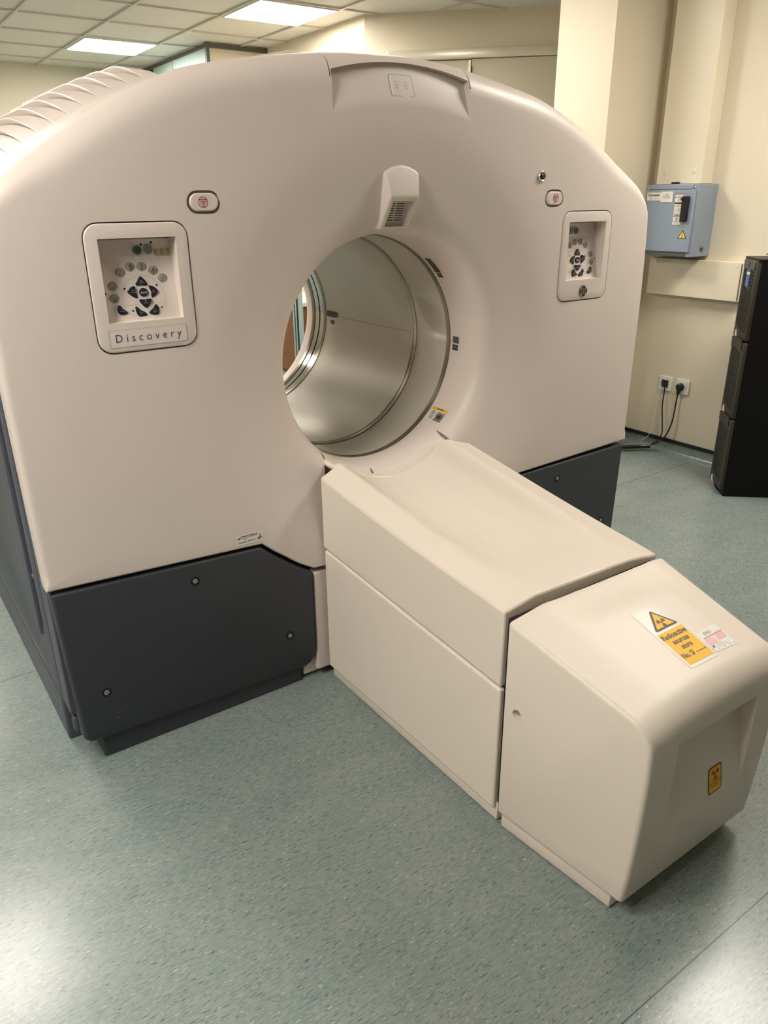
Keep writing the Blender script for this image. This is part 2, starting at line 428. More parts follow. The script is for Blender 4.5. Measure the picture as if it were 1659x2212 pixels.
# inward normals
def normals(pts):
    n = len(pts); out = []
    for i in range(n):
        a, b_ = pts[i-1], pts[(i+1) % n]
        dx, dz = b_[0]-a[0], b_[1]-a[1]; l = math.hypot(dx, dz) or 1
        out.append((dz/l, -dx/l))       # clockwise => right side is inside
    return out
NRM = normals(OUT)
def fil(x, z):
    """width and depth of the edge rounding"""
    if z > 1.40: t = min(1, (z-1.40)/.16); return .018+.052*t, .018+.045*t
    if z > .58: return .018, .018
    return .007, .007
PROF = [(.355, 0), (.355, -.06), (.358, -.095), (.365, -.120), (.378, -.143), (.398, -.160), (.425, -.170), (.46, -.178), (.50, -.187), (.54, -.196), (.58, -.204), (.62, -.210)]
def ydish(r):
    if r >= .66: return YF
    P = PROF+[(.66, YF)]
    for (r0, y0), (r1, y1) in zip(P[3:], P[4:]):
        if r <= r1 and r >= r0: return y0+(y1-y0)*(r-r0)/(r1-r0)
    return YF
V = []; rings = []
for (x, z), (nx, nz) in zip(OUT, NRM):
    a = math.atan2(z-1, x); w_, dpt_ = fil(x, z)
    ix, iz = x+nx*w_, z+nz*w_
    col = [(r*math.cos(a), y, 1+r*math.sin(a)) for r, y in PROF]
    r1 = math.hypot(ix, iz-1); a1 = math.atan2(iz-1, ix)
    for k in range(1, 5):
        t = k/4; r = .62+(r1-.62)*t; aa = a+((a1-a+PI) % (2*PI)-PI)*t
        col.append((r*math.cos(aa), YF if r > .66 else ydish(r), 1+r*math.sin(aa)))
    for k in range(1, 7):
        f = k/6*PI/2
        col.append((ix-nx*w_*math.sin(f), YF+dpt_*(1-math.cos(f)), iz-nz*w_*math.sin(f)))
    t = max(0, min(1, (z-1.42)/.06)); yb = -.165+(.165-.004)*t
    col.append((x, yb, z))
    col.append((.372*math.cos(a), -.004+.004*0, 1+.372*math.sin(a)))
    rings.append(col)
K = len(rings[0]); n = len(rings); F = []
for c in rings: V += c
for i in range(n):
    j = (i+1) % n
    for k in range(K): F.append((i*K+k, i*K+(k+1) % K, j*K+(k+1) % K, j*K+k))
front = mesh('front_cover', V, F, M['shell'], scanner, 30)
# cutters
def XZ(pts, y0, y1):
    v, f = prism(pts, y0, y1, lambda u, w_, d: (u, d, w_)); return mesh('cutter', v, f, M['shell'], smooth=0)
cut_list = []
V = []; nn = 16; F = []
def arcz(x, zl, zm, zr, x0=-.228, x1=.226):
    t = (x-x0)/(x1-x0); return zl+(zr-zl)*t+(zm-(zl+zr)/2)*4*t*(1-t)
for i in range(nn+1):
    x = -.228+(.454)*i/nn
    zb = arcz(x, 1.655, 1.697, 1.660); zt = arcz(x, 1.752, 1.783, 1.755)
    V += [(x, -.30, zb), (x, YF-.001, zb), (x, -.182, zt), (x, -.30, zt)]
for i in range(nn):
    for k in range(4): F.append((i*4+k, i*4+(k+1) % 4, (i+1)*4+(k+1) % 4, (i+1)*4+k))
F += [(0, 1, 2, 3), tuple(nn*4+k for k in range(4))]
cut_list.append(mesh('cutter', V, F, M['shell'], smooth=0))
PX, PZ, PW, PH = .765, 1.2645, .246, .292
for s in (-1, 1):
    cut_list.append(XZ(rrect(s*PX, PZ, PW, PH, .036), -.4, .1))
    cut_list.append(XZ(rrect(s*.595, 1.449, .084, .052, .0259, 10), -.4, -.196))
cut_list.append(XZ(circ(.531, 1.513, .0165), -.4, -.19))
for x in (-.231, .229):
    cut_list.append(XZ([(x-.0025, 1.735), (x+.0025, 1.735), (x+.0025, 1.9), (x-.0025, 1.9)], -.4, -.10))
cut_list.append(XZ([(-.036, 1.377), (.036, 1.377), (.036, 1.452), (-.036, 1.452)], -.3, -.125))
cut_list.append(XZ([(.203, .66), (.221, .719), (.262, .66)], -.3, -.085))
cut_list.append(XZ([(-.275, .66), (-.250, .744), (-.228, .66)], -.3, -.11))
cut(front, cut_list, 32)

# illuminated symbol plate in the top recess
mb = MB()
mb.poly(rrect(0, 0, .074, .050, .006), 0, M['label'])
mb.outline(rrect(0, 0, .0775, .0535, .006), .95, .0004, M['greykey'])
for cx in (-.016, .014):
    mb.ring(cx, .004, .005, .0062, .0006, M['greykey'], 16); mb.rect(cx-.0006, cx+.0006, -.010, -.002, .0006, M['greykey']); mb.rect(cx-.004, cx+.004, -.006, -.005, .0006, M['greykey'])
def trrec(u, v, h): return Vector((-.004+u, -.2015-h+v*.37, 1.7295+v))
mb.build('symbol_plate', trrec, scanner)

# bore rings and liners
lathe_y('bore_ring', [(.355, .0), (.352, .001), (.352, .019), (.355, .021)], M['metal'], scanner)
lathe_y('clear_liner', [(.3555, .020), (.3565, .10), (.3555, .190)], M['clear'], scanner)
lathe_y('bore_ring', [(.355, .190), (.352, .191), (.352, .205), (.3535, .206), (.3535, .210), (.352, .211), (.352, .217), (.355, .218)], M['metal'], scanner)
lin = lathe_y('bore_liner', [(.3548, .217), (.3548, .835)], M['liner'], scanner)
lathe_y('bore_ring', [(.355, .834), (.352, .835), (.352, .852), (.355, .855)], M['metal'], scanner)
lathe_y('scan_window', [(.355, .855), (.355, .885)], M['steel'], scanner)
lathe_y('scan_slot', [(.355, .885), (.3585, .886), (.3585, .893), (.355, .894)], M['gap'], scanner)
lathe_y('scan_window', [(.355, .894), (.355, .929)], M['steel'], scanner)
lathe_y('bore_ring', [(.355, .929), (.352, .930), (.352, .950), (.355, .951)], M['metal'], scanner)
lathe_y('rear_flare', [(.3545, .951), (.3545, .984), (.365, 1.02), (.40, 1.07), (.47, 1.10), (.62, 1.12)], M['shell'], scanner)
def cylpatch(name, a0, a1, y0, y1, m_, parent, r=.3538, n=10, rnd=0):
    pts = []
    if rnd:
        for u, v in rrect((a0+a1)/2*1, (y0+y1)/2, abs(a1-a0), abs(y1-y0), 0.0001, 1): pts.append((u, v))
    V = []; F = []
    for i in range(n+1):
        a = math.radians(a0+(a1-a0)*i/n)
        for y in (y0, y1): V.append((r*math.cos(a), y, 1+r*math.sin(a)))
    for i in range(n): F.append((2*i, 2*i+2, 2*i+3, 2*i+1))
    return mesh(name, V, F, m_, parent, doubles=False)
def cylart(mb, name, ang, yc, parent, r=.3532, zrot=0):
    """u runs along -y (towards the room), v runs up the wall"""
    def tr(u, v, h):
        a = math.radians(ang)+v/r
        return Vector(((r-h)*math.cos(a), yc-u, 1+(r-h)*math.sin(a)))
    return mb.build(name, tr, parent)
cylpatch('liner_seam', -.75, -.55, .219, .734, M['ink'], lin)
mb = MB(); mb.poly(rrect(0, 0, .098, .030, .013), .0002, M['white']); mb.poly(rrect(0, 0, .092, .026, .011), .0005, M['window']); cylart(mb, 'laser_window', .3, .785, lin)
mb = MB(); mb.poly(rrect(0, 0, .030, .017, .002), .0002, M['white']); mb.poly(rrect(0, 0, .028, .015, .002), .0004, M['blackink']); mb.text('LASER\nAPERTURE', 0, .001, .0055, .0006, M['greykey']); cylart(mb, 'laser_label', -5.0, .782, lin)
# laser windows and labels on the white entry funnel
def funart(mb, name, ang, yc, parent):
    def rad(y):
        P = [(-.4, .40)]+[(b_, a) for a, b_ in PROF[::-1] if b_ > -.165]
        for (y0, r0), (y1, r1) in zip(P, P[1:]):
            if y0 <= y <= y1: return r0+(r1-r0)*(y-y0)/(y1-y0)
        return .355
    def tr(u, v, h):
        y = yc-u; r = rad(y); a = math.radians(ang)+v/r
        return Vector(((r-h-.0006)*math.cos(a), y, 1+(r-h-.0006)*math.sin(a)))
    return mb.build(name, tr, parent)
mb = MB(); mb.rect(-.017, .017, -.036, .036, 0, M['white'], 2, 12); mb.rect(-.0155, .0155, -.0335, .034, .0004, M['window'], 2, 12); funart(mb, 'laser_window', 45.5, -.030, scanner)
mb = MB(); mb.rect(-.014, .014, -.0105, .0105, 0, M['white'], 2, 4); mb.rect(-.0128, .0128, -.0093, .0093, .0004, M['blackink'], 2, 4); mb.text('LASER\nAPERTURE', 0, .0015, .005, .0008, M['greykey']); funart(mb, 'laser_label', 38.3, -.030, scanner)
mb = MB(); mb.poly(rrect(0, 0, .036, .026, .003), 0, M['white']); mb.poly(rrect(0, 0, .033, .023, .002), .0004, M['window']); funart(mb, 'laser_window', 0.2, -.030, scanner)
mb = MB(); mb.poly(rrect(0, 0, .031, .022, .002), 0, M['white']); mb.poly(rrect(0, 0, .029, .020, .002), .0004, M['blackink']); mb.text('LASER\nAPERTURE', 0, .0015, .006, .0008, M['greykey']); funart(mb, 'laser_label', -4.0, -.028, scanner)
mb = MB(); mb.rect(-.040, .040, -.027, .027, 0, M['label'], 8, 6); mb.rect(-.040, .040, .0175, .027, .0005, M['yellow'], 8, 2)
mb.text('CAUTION', 0, .022, .0085, .001, M['blackink'], off=.0003)
for k in range(6): mb.text(('Patient', 'fingers and', 'limbs clear', 'of gantry', 'and cradle', 'at all times')[k], -.0215, .0125-.0062*k, .0048, .001, M['blackink'], off=.0002)
mb.rect(-.004, .036, -.024, .014, .0005, M['greykey'], 4, 4); mb.ring(.016, -.005, .006, .016, .0008, M['ink'], 24, .8); mb.poly(circ(.016, -.006, .006, 12), .001, M['blackink']); mb.rect(-.002, .034, -.023, -.019, .0009, M['ink'], 4, 1)
funart(mb, 'caution_label', -43.5, -.052, scanner)

# sensor / microphone hood over the bore
e = scanner
def hood():
    top = []
    for k in range(9):
        x = -.062+.124*k/8; top.append((x, 1.521+.019*(1-(x/.062)**2)))
    back = [(x, -.170, z+.004) for x, z in top]                    # buried in the shell
    frt = [(x*.94, -.203-.0*abs(x), z-.004) for x, z in top]
    bl, br = (-.049, -.2165, 1.458), (.049, -.2165, 1.458)
    ll, lr = (-.050, -.157, 1.370), (.050, -.157, 1.370)
    bl2, br2 = (-.072, -.120, 1.372), (.072, -.120, 1.372)
    V = back+frt+[bl, br, ll, lr, bl2, br2]
    B, Fq = 0, 9; BL, BR, LL, LR, BL2, BR2 = 18, 19, 20, 21, 22, 23
    F = [(i, i+1, 9+i+1, 9+i) for i in range(8)]
    F.append(tuple(range(9, 18))+(BR, BL))
    F.append((0, 9, BL, LL, BL2)); F.append((17, 8, BR2, LR, BR))
    F.append((BL2, LL, LR, BR2)); F.append((BL, BR, LR, LL))
    F.append(tuple(range(8, -1, -1))+(BL2, BR2))
    o = mesh('sensor_hood', V, F, M['shell'], e, 30)
    return o
hd = hood()
# pocket in the lower facet
A0 = Vector((0, -.2165, 1.458)); A1 = Vector((0, -.157, 1.370)); ax = (A1-A0); L_ = ax.length; ax.normalize(); nrm = Vector((1, 0, 0)).cross(ax); 
if nrm.z > 0: nrm = -nrm
def hp(u, v, d): return A0+Vector((1, 0, 0))*u+ax*v-nrm*d
V, F = prism(rrect(0, L_/2, .080, L_-.022, .010), -.02, .004, lambda u, v, d: hp(u, v, d))
c1 = mesh('cutter', V, F, M['shell'], smooth=0)
c2 = None
# pocket with upright back plate
pk = [hp(-.036, .013, -.004), hp(.036, .013, -.004), hp(.036, L_-.013, -.004), hp(-.036, L_-.013, -.004)]
V = pk+[Vector((-.034, -.110, 1.4500)), Vector((.034, -.110, 1.4500)), Vector((.034, -.110, 1.379)), Vector((-.034, -.110, 1.379))]
c1b = mesh('cutter', V, [(0, 1, 2, 3), (4, 5, 6, 7), (0, 1, 5, 4), (1, 2, 6, 5), (2, 3, 7, 6), (3, 0, 4, 7)], M['shell'], smooth=0)
bpy.data.objects.remove(c1, do_unlink=True)
bevel(hd, .006, 3, 25); apply(hd)
cut(hd, [c1b], 30)
gp = mesh('grille_plate', [(-.037, -.1745, 1.455), (.037, -.1745, 1.455), (.037, -.1465, 1.374), (-.037, -.1465, 1.374), (-.037, -.170, 1.455), (.037, -.170, 1.455), (.037, -.142, 1.374), (-.037, -.142, 1.374)], [(0, 1, 2, 3), (4, 5, 6, 7), (0, 1, 5, 4), (1, 2, 6, 5), (2, 3, 7, 6), (3, 0, 4, 7)], M['shell'], hd, 0)
bm = bmesh.new()
for r in range(9):
    z = 1.4455-.0062*r; y = -.1745+.028*(1.455-z)/.081
    for x0, x1 in ((-.030, -.0025), (.0025, .030)): addbox(bm, x0, x1, y-.0006, y+.003, z-.0011, z+.0011)
bmobj('speaker_grille', bm, M['gap'], hd, 0)

# lens beside the right stop button
mb_ = lathe_y('camera_lens', [(.0158, -.200), (.0158, -.216), (.0135, -.2195), (.0105, -.217), (.0098, -.212)], M['ring'], scanner, zc=1.513, xc=.531, n=32)
lathe_y('glass', [(.0096, -.212), (.008, -.2165), (.005, -.219), (.0001, -.220)], M['window'], mb_, zc=1.513, xc=.531, n=24)

# emergency stop buttons
def stop(s):
    cx, cz = s*.595, 1.449
    v, f = prism(rrect(cx, cz, .071, .040, .0198, 10), -.190, -.2165, lambda u, w_, d: (u, d, w_))
    o = mesh('stop_button', v, f, M['shell'], scanner, 30); bevel(o, .003, 3, 40)
    mb = MB(); mb.ring(0, 0, .0107, .0122, 0, M['red'], 32)
    tri = [(-.0100, .0068), (.0100, .0068), (0, -.0117)]; mb.outline(tri, .78, .0001, M['red'])
    mb.outline([(-.0045, .003), (.0045, .003), (0, -.0045)], .5, .0001, M['red'])
    mb.build('stop_symbol', lambda u, v, h: Vector((cx+s*.003+u, -.2168-h, cz+v)), o)
stop(-1); stop(1)

# control panels --------------------------------------------------------
def yb(z): return -.163-.034*(1.378-z)/.193
def control_panel(s):
    cx = s*PX
    X = lambda x: s*x        # measured on the left panel, mirrored for the right one
    v, f = prism(rrect(cx, PZ, PW-.006, PH-.006, .033), -.120, -.2155, lambda u, w_, d: (u, d, w_))
    P = mesh('control_panel', v, f, M['shell'], scanner, 30)
    P['label'] = 'left control panel above the nameplate' if s < 0 else 'right control panel with a round monogram badge'
    # tub
    x0, x1, z0, z1 = cx-.0925, cx+.0925, 1.187, 1.377
    sh = lambda u: u
    tub = [(x0, -.3, z0), (x1, -.3, z0), (x1, -.3, z1), (x0, -.3, z1), (x0+.003, yb(z0), z0+.003), (x1-.003, yb(z0), z0+.003), (x1-.003, yb(z1), z1-.003), (x0+.003, yb(z1), z1-.003)]
    c = mesh('cutter', tub, [(0, 1, 2, 3), (4, 5, 6, 7), (0, 1, 5, 4), (1, 2, 6, 5), (2, 3, 7, 6), (3, 0, 4, 7)], M['shell'], smooth=0)
    bevel(P, .004, 3, 40); apply(P); cut(P, [c], 30)
    box('display_block', cx-.086, cx+.086, yb(1.35)-.004, -.150, 1.3235, 1.372, M['shell'], P, .002)
    # decal surface helper
    T = lambda u, v, h: Vector((u, yb(v)-.0006-h, v))
    dx0, dx1 = sorted((X(.764), X(.668)))
    mb = MB(); mb.rect(dx0, dx1, 1.3265, 1.370, 0, M['label']); 
    mb.build('display_plate', lambda u, v, h: Vector((u, yb(1.35)-.0046-h, v)), P)
    yd = yb(1.35)-.005
    def key(name, pts, m_, y0, h, par=P, bev=.0012):
        v, f = prism(pts, y0+.002, y0-h, lambda u, w_, d: (u, d, w_)); o = mesh(name, v, f, m_, par, 30)
        bevel(o, bev, 2, 40); return o
    g = key('start_button', circ(X(.755), 1.346, .0105), M['green'], yd, .003)
    mb = MB(); mb.ring(0, 0, .0112, .0125, 0, M['white'], 24); mb.outline([(-.006, 0), (0, .007), (.006, 0), (0, -.007)], .8, .0035, M['blackink']); mb.rect(-.0005, .0005, -.004, .004, .0035, M['blackink'])
    mb.build('button_mark', lambda u, v, h: Vector((X(.755)+u, yd-h, 1.346+v)), g)
    g = key('stop_scan_button', circ(X(.729), 1.3475, .0112), M['greykey'], yd, .003)
    mb = MB(); mb.ring(0, 0, .0118, .0130, 0, M['white'], 24); mb.ring(0, 0, .0065, .0075, .0035, M['ink'], 20); mb.outline([(-.005, .003), (.005, .003), (0, -.006)], .7, .0035, M['ink'])
    mb.build('button_mark', lambda u, v, h: Vector((X(.729)+u, yd-h, 1.3475+v)), g)
    for a, b_ in ((.745, 1.3585), (.720, 1.3625)): key('indicator_lamp', circ(X(a), b_, .0027, 12), M['black'], yd, .0005, bev=.0002)
    lx = X(.6945); mb = MB(); mb.rect(-.0185, .0185, -.0098, .0098, 0, M['lcd']); mb.text('8.8.8.', 0, 0, .0205, .0003, M['lcdink'], sx=1.0)
    mb.build('number_display', lambda u, v, h: Vector((lx+u, yd-.0002-h, 1.3395+v)), P)
    # ring of grey keys
    for q, (a, b_) in enumerate(((.803, 1.298), (.7785, 1.309), (.751, 1.3085), (.7245, 1.2985), (.7045, 1.280), (.8265, 1.268), (.8275, 1.241))):
        y0 = yb(b_); o = key('grey_button', circ(X(a), b_, .0100), M['greykey'], y0, .002)
        mb = MB(); mb.ring(0, 0, .0100, .0112, .0006, M['ink'], 24)
        if q == 0:
            mb.ring(0, 0, .003, .0038, .0028, M['ink'], 12)
            for k in range(8): c_, s_ = math.cos(k*PI/4), math.sin(k*PI/4); mb.poly([(c_*.005-s_*.0004, s_*.005+c_*.0004), (c_*.0075-s_*.0004, s_*.0075+c_*.0004), (c_*.0075+s_*.0004, s_*.0075-c_*.0004), (c_*.005+s_*.0004, s_*.005-c_*.0004)], .0028, M['ink'])
        elif q in (5, 6):
            mb.rect(-.006, .006, -.0045, -.0035, .0028, M['ink']); mb.rect(-.006, .006, -.002, -.0012, .0028, M['ink']); mb.rect(-.005, .003, .0025, .0033, .0028, M['ink']); mb.poly([(.003, .0045), (.006, .003), (.003, .0013)], .0028, M['ink'])
        elif q == 4:
            for k in range(4): mb.rect(-.005+k*.0026, -.003+k*.0026, -.005+k*.0026, -.003+k*.0026, .0028, M['ink'])
        else:
            mb.rect(-.0022, .0022, .001, .0055, .0028, M['ink']); mb.rect(-.0018, .0018, -.006, -.0015, .0028, M['ink'])
            if q == 3: mb.rect(-.0065, -.0035, -.001, .001, .0028, M['ink']); mb.rect(.0035, .0065, -.001, .001, .0028, M['ink'])
            if q == 1: mb.rect(.003, .0045, -.006, .005, .0028, M['ink'])
        mb.build('button_mark', lambda u, v, h, a=a, b_=b_, y0=y0: Vector((X(a)+u, y0-h, b_+v)), o)
    # big round pad
    mb = MB(); cz_ = 1.239
    pts = [(X(.7575)+.0515*math.cos(k*PI/24), cz_+.0515*math.sin(k*PI/24)) for k in range(48)]
    mb.ring(X(.7575), cz_, .0510, .0516, 0, M['greykey'], 48)
    mb.rect(X(.7575)-.049, X(.7575)-.018, 1.2245, 1.2250, 0, M['greykey']); mb.rect(X(.7575)+.018, X(.7575)+.049, 1.2245, 1.2250, 0, M['greykey'])
    mb.build('pad_outline', T, P)
    def dark(name, a, b_, pts, txt=None):
        pts = [(X(a)+(-s)*u*1.14, b_+v*1.14) for u, v in smoothpoly(pts, 3)]
        y0 = yb(b_); o = key(name, pts, M['key'], y0, .004)
        mb = MB()
        cx2 = sum(p[0] for p in pts)/len(pts); cz2 = sum(p[1] for p in pts)/len(pts)
        big = [(cx2+(u-cx2)*1.14, cz2+(v-cz2)*1.14) for u, v in pts]
        mb.poly([(u, v) for u, v in big], .0003, M['white'])
        mb.build('key_rim', T, o)
        mb = MB()
        if txt == '><': mb.text('«‹›»', 0, .0002, .010, 0, M['white'])
        elif txt: mb.text(txt, 0, -.003, .0058, 0, M['greykey']); mb.rect(-.004, .004, .0022, .0028, 0, M['greykey'])
        else: mb.rect(-.0060, .0060, -.0018, -.0008, 0, M['greykey']); mb.rect(-.0010, .0010, .0015, .0045, 0, M['greykey']); mb.rect(-.0025, .0025, .0025, .0034, 0, M['greykey'])
        mb.build('key_mark', lambda u, v, h: Vector((cx2+u, y0-.0045-h, cz2+v)), o)
    kp = lambda L_: [(x_*.00023, -y_*.000216) for x_, y_ in L_]
    dark('up_key', .7585, 1.277, kp([(-12, -46), (8, -44), (40, -5), (58, 28), (48, 44), (0, 34), (-48, 42), (-58, 24), (-36, -8)]))
    dark('down_key', .7565, 1.227, kp([(12, 46), (-8, 44), (-42, 5), (-60, -32), (-50, -42), (0, -34), (50, -44), (60, -30), (38, 10)]))
    dark('left_key', .7825, 1.2525, kp([(10, -62), (28, -58), (22, -10), (42, 50), (30, 62), (-18, 30), (-52, -5), (-45, -25), (-12, -55)]))
    dark('right_key', .7325, 1.2525, kp([(-45, -55), (-30, -60), (10, -45), (42, -8), (40, 10), (5, 50), (-22, 62), (-30, 50), (-22, 0)]))
    dark('centre_key', .7575, 1.252, kp([(44*math.cos(k*PI/4), 44*math.sin(k*PI/4)) for k in range(8)]), '><')
    dark('ct_key', .7705, 1.2095, kp([(-52, -48), (-35, -52), (-10, -20), (30, 5), (56, 28), (45, 48), (-20, 52), (-45, 30)]), 'CT')
    dark('pet_key', .7395, 1.2100, kp([(15, -55), (38, -50), (46, -10), (45, 35), (30, 50), (-25, 42), (-52, 25), (-45, 8), (-10, -15)]), 'PET')
    dark('shift_key', .8140, 1.2155, kp([(-35, -48), (-15, -50), (0, -20), (35, 10), (48, 28), (40, 42), (-15, 46), (-42, 30), (-48, -10)]))
    for a, b_ in ((.800, 1.262), (.722, 1.266), (.846, 1.2535), (.789, 1.211), (.718, 1.2145)): key('indicator_lamp', circ(X(a), b_, .0026, 12), M['black'], yb(b_), .0006, bev=.0002)
    if s < 0:
        o_ = MB(); o_.outline(rrect(0, 0, .190, .0415, .005), .985, 0, M['greykey']); 
        o_.poly(rrect(0, 0, .187, .039, .004), .0001, M['plate'])
        V_, F_ = text_mesh('Discovery', .029, 'CENTER', 0, 1.62, 0); w0 = max(p[0] for p in V_)-min(p[0] for p in V_); k = .160/w0
        mid = (max(p[0] for p in V_)+min(p[0] for p in V_))/2
        o_.add([((p[0]-mid)*k, p[1]*.92, .0005) for p in V_], F_, M['purple'])
        o_.build('name_plate', lambda u, v, h: Vector((-.7655+u, -.2160-h, 1.1535+v)), P)
    else:
        b0 = lathe_y('badge', [(.0001, -.2175), (.019, -.2175), (.0205, -.2165), (.0205, -.2150)], M['black'], P, zc=1.150, xc=cx+.002, n=40)
        mb = MB(); mb.ring(0, 0, .0178, .0195, 0, M['steel'], 40)
        for k in range(4):
            a = k*PI/2+PI/4; mb.poly([(.0155*math.cos(a-.30), .0155*math.sin(a-.30)), (.0178*math.cos(a-.10), .0178*math.sin(a-.10)), (.0178*math.cos(a+.35), .0178*math.sin(a+.35)), (.0140*math.cos(a+.1), .0140*math.sin(a+.1))], 0, M['steel'])
        def stroke(pts, t):
            for (x0_, y0_), (x1_, y1_) in zip(pts, pts[1:]):
                dx, dy = x1_-x0_, y1_-y0_; l = math.hypot(dx, dy) or 1; nx, ny = -dy/l*t, dx/l*t
                mb.poly([(x0_-nx, y0_-ny), (x1_-nx, y1_-ny), (x1_+nx, y1_+ny), (x0_+nx, y0_+ny)], .0001, M['steel'])
        def arc(cx_, cy_, r_, a0, a1, n_=14): return [(cx_+r_*math.cos(math.radians(a0+(a1-a0)*k/n_)), cy_+r_*math.sin(math.radians(a0+(a1-a0)*k/n_))) for k in range(n_+1)]
        stroke(arc(-.0052, .0050, .0042, -60, 250), .00055); stroke(arc(-.0045, -.0052, .0042, 60, -250), .00055)   # looping G
        stroke([(-.0030, .0012), (.0005, .0022), (-.0005, -.0030)], .00055)
        stroke(arc(.0052, .0052, .0038, 200, -60), .00055); stroke(arc(.0052, -.0048, .0045, 110, -150), .00055); stroke([(.0015, .0), (.0060, .0008)], .00055)
        mb.build('monogram', lambda u, v, h: Vector((cx+.002+u, -.2179-h, 1.150+v)), b0)
    return P
control_panel(-1); control_panel(1)

# small maker's label above the slate panel
mb = MB(); mb.rect(-.041, .041, -.0155, .0155, 0, M['label'])
mb.text('GE MEDICAL SYSTEMS, LLC', -.030, .0095, .0045, .0003, M['blackink'], 'LEFT', off=.0002); mb.text('3000 N. Grandview Blvd., Waukesha, WI 53188 USA', -.030, .0055, .0026, .0003, M['blackink'], 'LEFT', off=.0001)
mb.poly([(-.0385, .003), (-.0385, .006), (-.0360, .0052), (-.0355, .0075), (-.0335, .0070), (-.0325, .0105), (-.0315, .0105), (-.0315, .003)], .0003, M['blackink'])
mb.text('Model:', -.0150, .0005, .0038, .0003, M['blackink'], off=.0002); mb.text('Discovery PET/CT 710', -.0375, -.0075, .0072, .0003, M['blackink'], 'LEFT', off=.0001)
mb.poly(circ(.0315, .0055, .0014, 10), .0003, M['blackink']); mb.rect(.0300, .0330, .0025, .0033, .0003, M['blackink']); mb.poly([(.0305, .0040), (.0325, .0040), (.0332, -.0025), (.0298, -.0025)], .0003, M['blackink'])
mb.text('TYPE B\nEQUIP.', .0310, -.006, .0040, .0003, M['blackink'], off=.0002)
mb.build('maker_label', lambda u, v, h: Vector((-.550+u, YF-.0008-h, .5625+v+.00*u)), scanner)

# slate lower front panels
def lower_panel(s):
    top = [(-1.093, .5515-.003), (-.517, .5225)]+[(-x-.004, z-.010) for x, z in catmull(notchC, .02)[1:]]
    top[-1] = (-.350, .392)
    if s > 0: top = [(x, z-(.012 if x < -.9 else 0)) for x, z in top]
    pts = top+[(-.352, .085), (-.362, .060), (-.385, .048), (-1.062, .075), (-1.078, .095)]
    pts = [(-s*x, z) for x, z in pts]
    v, f = prism(pts, YF+.002, -.150, lambda u, w_, d: (u, d, w_))
    o = mesh('lower_panel', v, f, M['dark'], scanner, 30)
    v, f = prism([(-.2415, .235), (-.1833, .025), (-.32, 0), (-.32, .235)], -1.2, 1.2, lambda u, w_, d: (d, u, w_)); c = mesh('cutter', v, f, M['dark'], smooth=0)
    cut(o, [c], 30); bevel(o, .007, 3, 50)
    cc = ((.723, .477), (.443, .200), (1.003, .225)) if s < 0 else ((.719, .469), (.443, .200), (1.003, .225))
    for x, z in cc:
        q = lathe_y('screw', [(.0135, YF+.0018), (.0128, YF-.0002), (.0105, YF+.0008), (.0072, YF+.0012)], M['gap'], o, zc=z, xc=s*x, n=28)
        h = lathe_y('screw_head', [(.0070, YF+.001), (.0065, YF-.0008), (.0028, YF-.0008), (.0022, YF+.0006), (.0001, YF+.0006)], M['screwhead'], q, zc=z, xc=s*x, n=24)
    return o
lp = lower_panel(-1); lower_panel(1)
mb = MB()
for pts in ([(-.0, 0), (.014, .0015), (.014, .0020), (0, .0007)], [(-.006, -.017), (.004, -.0145), (.004, -.0140), (-.006, -.0163)], [(.150, .018), (.165, .022), (.165, .0223), (.15, .0184)]): mb.poly(pts, 0, M['greykey'])
mb.build('scratch_marks', lambda u, v, h: Vector((-.985+u, YF-.0002+.002-h-.0006, .150+v)), lp)
# inner black backing and plinth
box('inner_frame', -1.045, 1.045, -.170, 1.10, .09, .60, M['gap'], scanner)
box('plinth', -1.030, -.395, -.183, -.02, 0, .100, M['dark'], scanner, .004)
box('plinth', .365, 1.030, -.183, -.02, 0, .100, M['dark'], scanner, .004)

# rear housing (arched) behind the front cover
def housing():
    ARC = [(x, z) for x, z in OUT[:len(LA)+len(RA)-2]]
    ARC = [p for p in ARC if p[1] >= 1.20]
    nr = normals(ARC); nr[0] = (1, 0); nr[-1] = (-1, 0)
    ys = [-.160, -.002, .002, .010, .02, .05, .10, .2, .4, .6, .8, 1.0, 1.10, 1.12]
    V = []; F = []
    for y in ys:
        d = {-.160: -.007, -.002: -.007, .002: -.007, .010: -.001}.get(y, 0.002)
        if y >= 1.10: d = -.02 if y > 1.11 else -.004
        for (x, z), (nx, nz) in zip(ARC, nr): V.append((x-nx*d, y, z-nz*d))
    k = len(ARC)
    for i in range(len(ys)-1):
        for j in range(k-1): F.append((i*k+j, i*k+j+1, (i+1)*k+j+1, (i+1)*k+j))
    # rear wall
    V2 = len(V); last = (len(ys)-1)*k
    for x, z in ARC:
        a = math.atan2(z-1, x); V.append((.6*math.cos(a), 1.12, 1+.6*math.sin(a)))
    for j in range(k-1): F.append((last+j, last+j+1, V2+j+1, V2+j))
    return mesh('rear_housing', V, F, M['shell'], scanner, 35)
rh = housing()
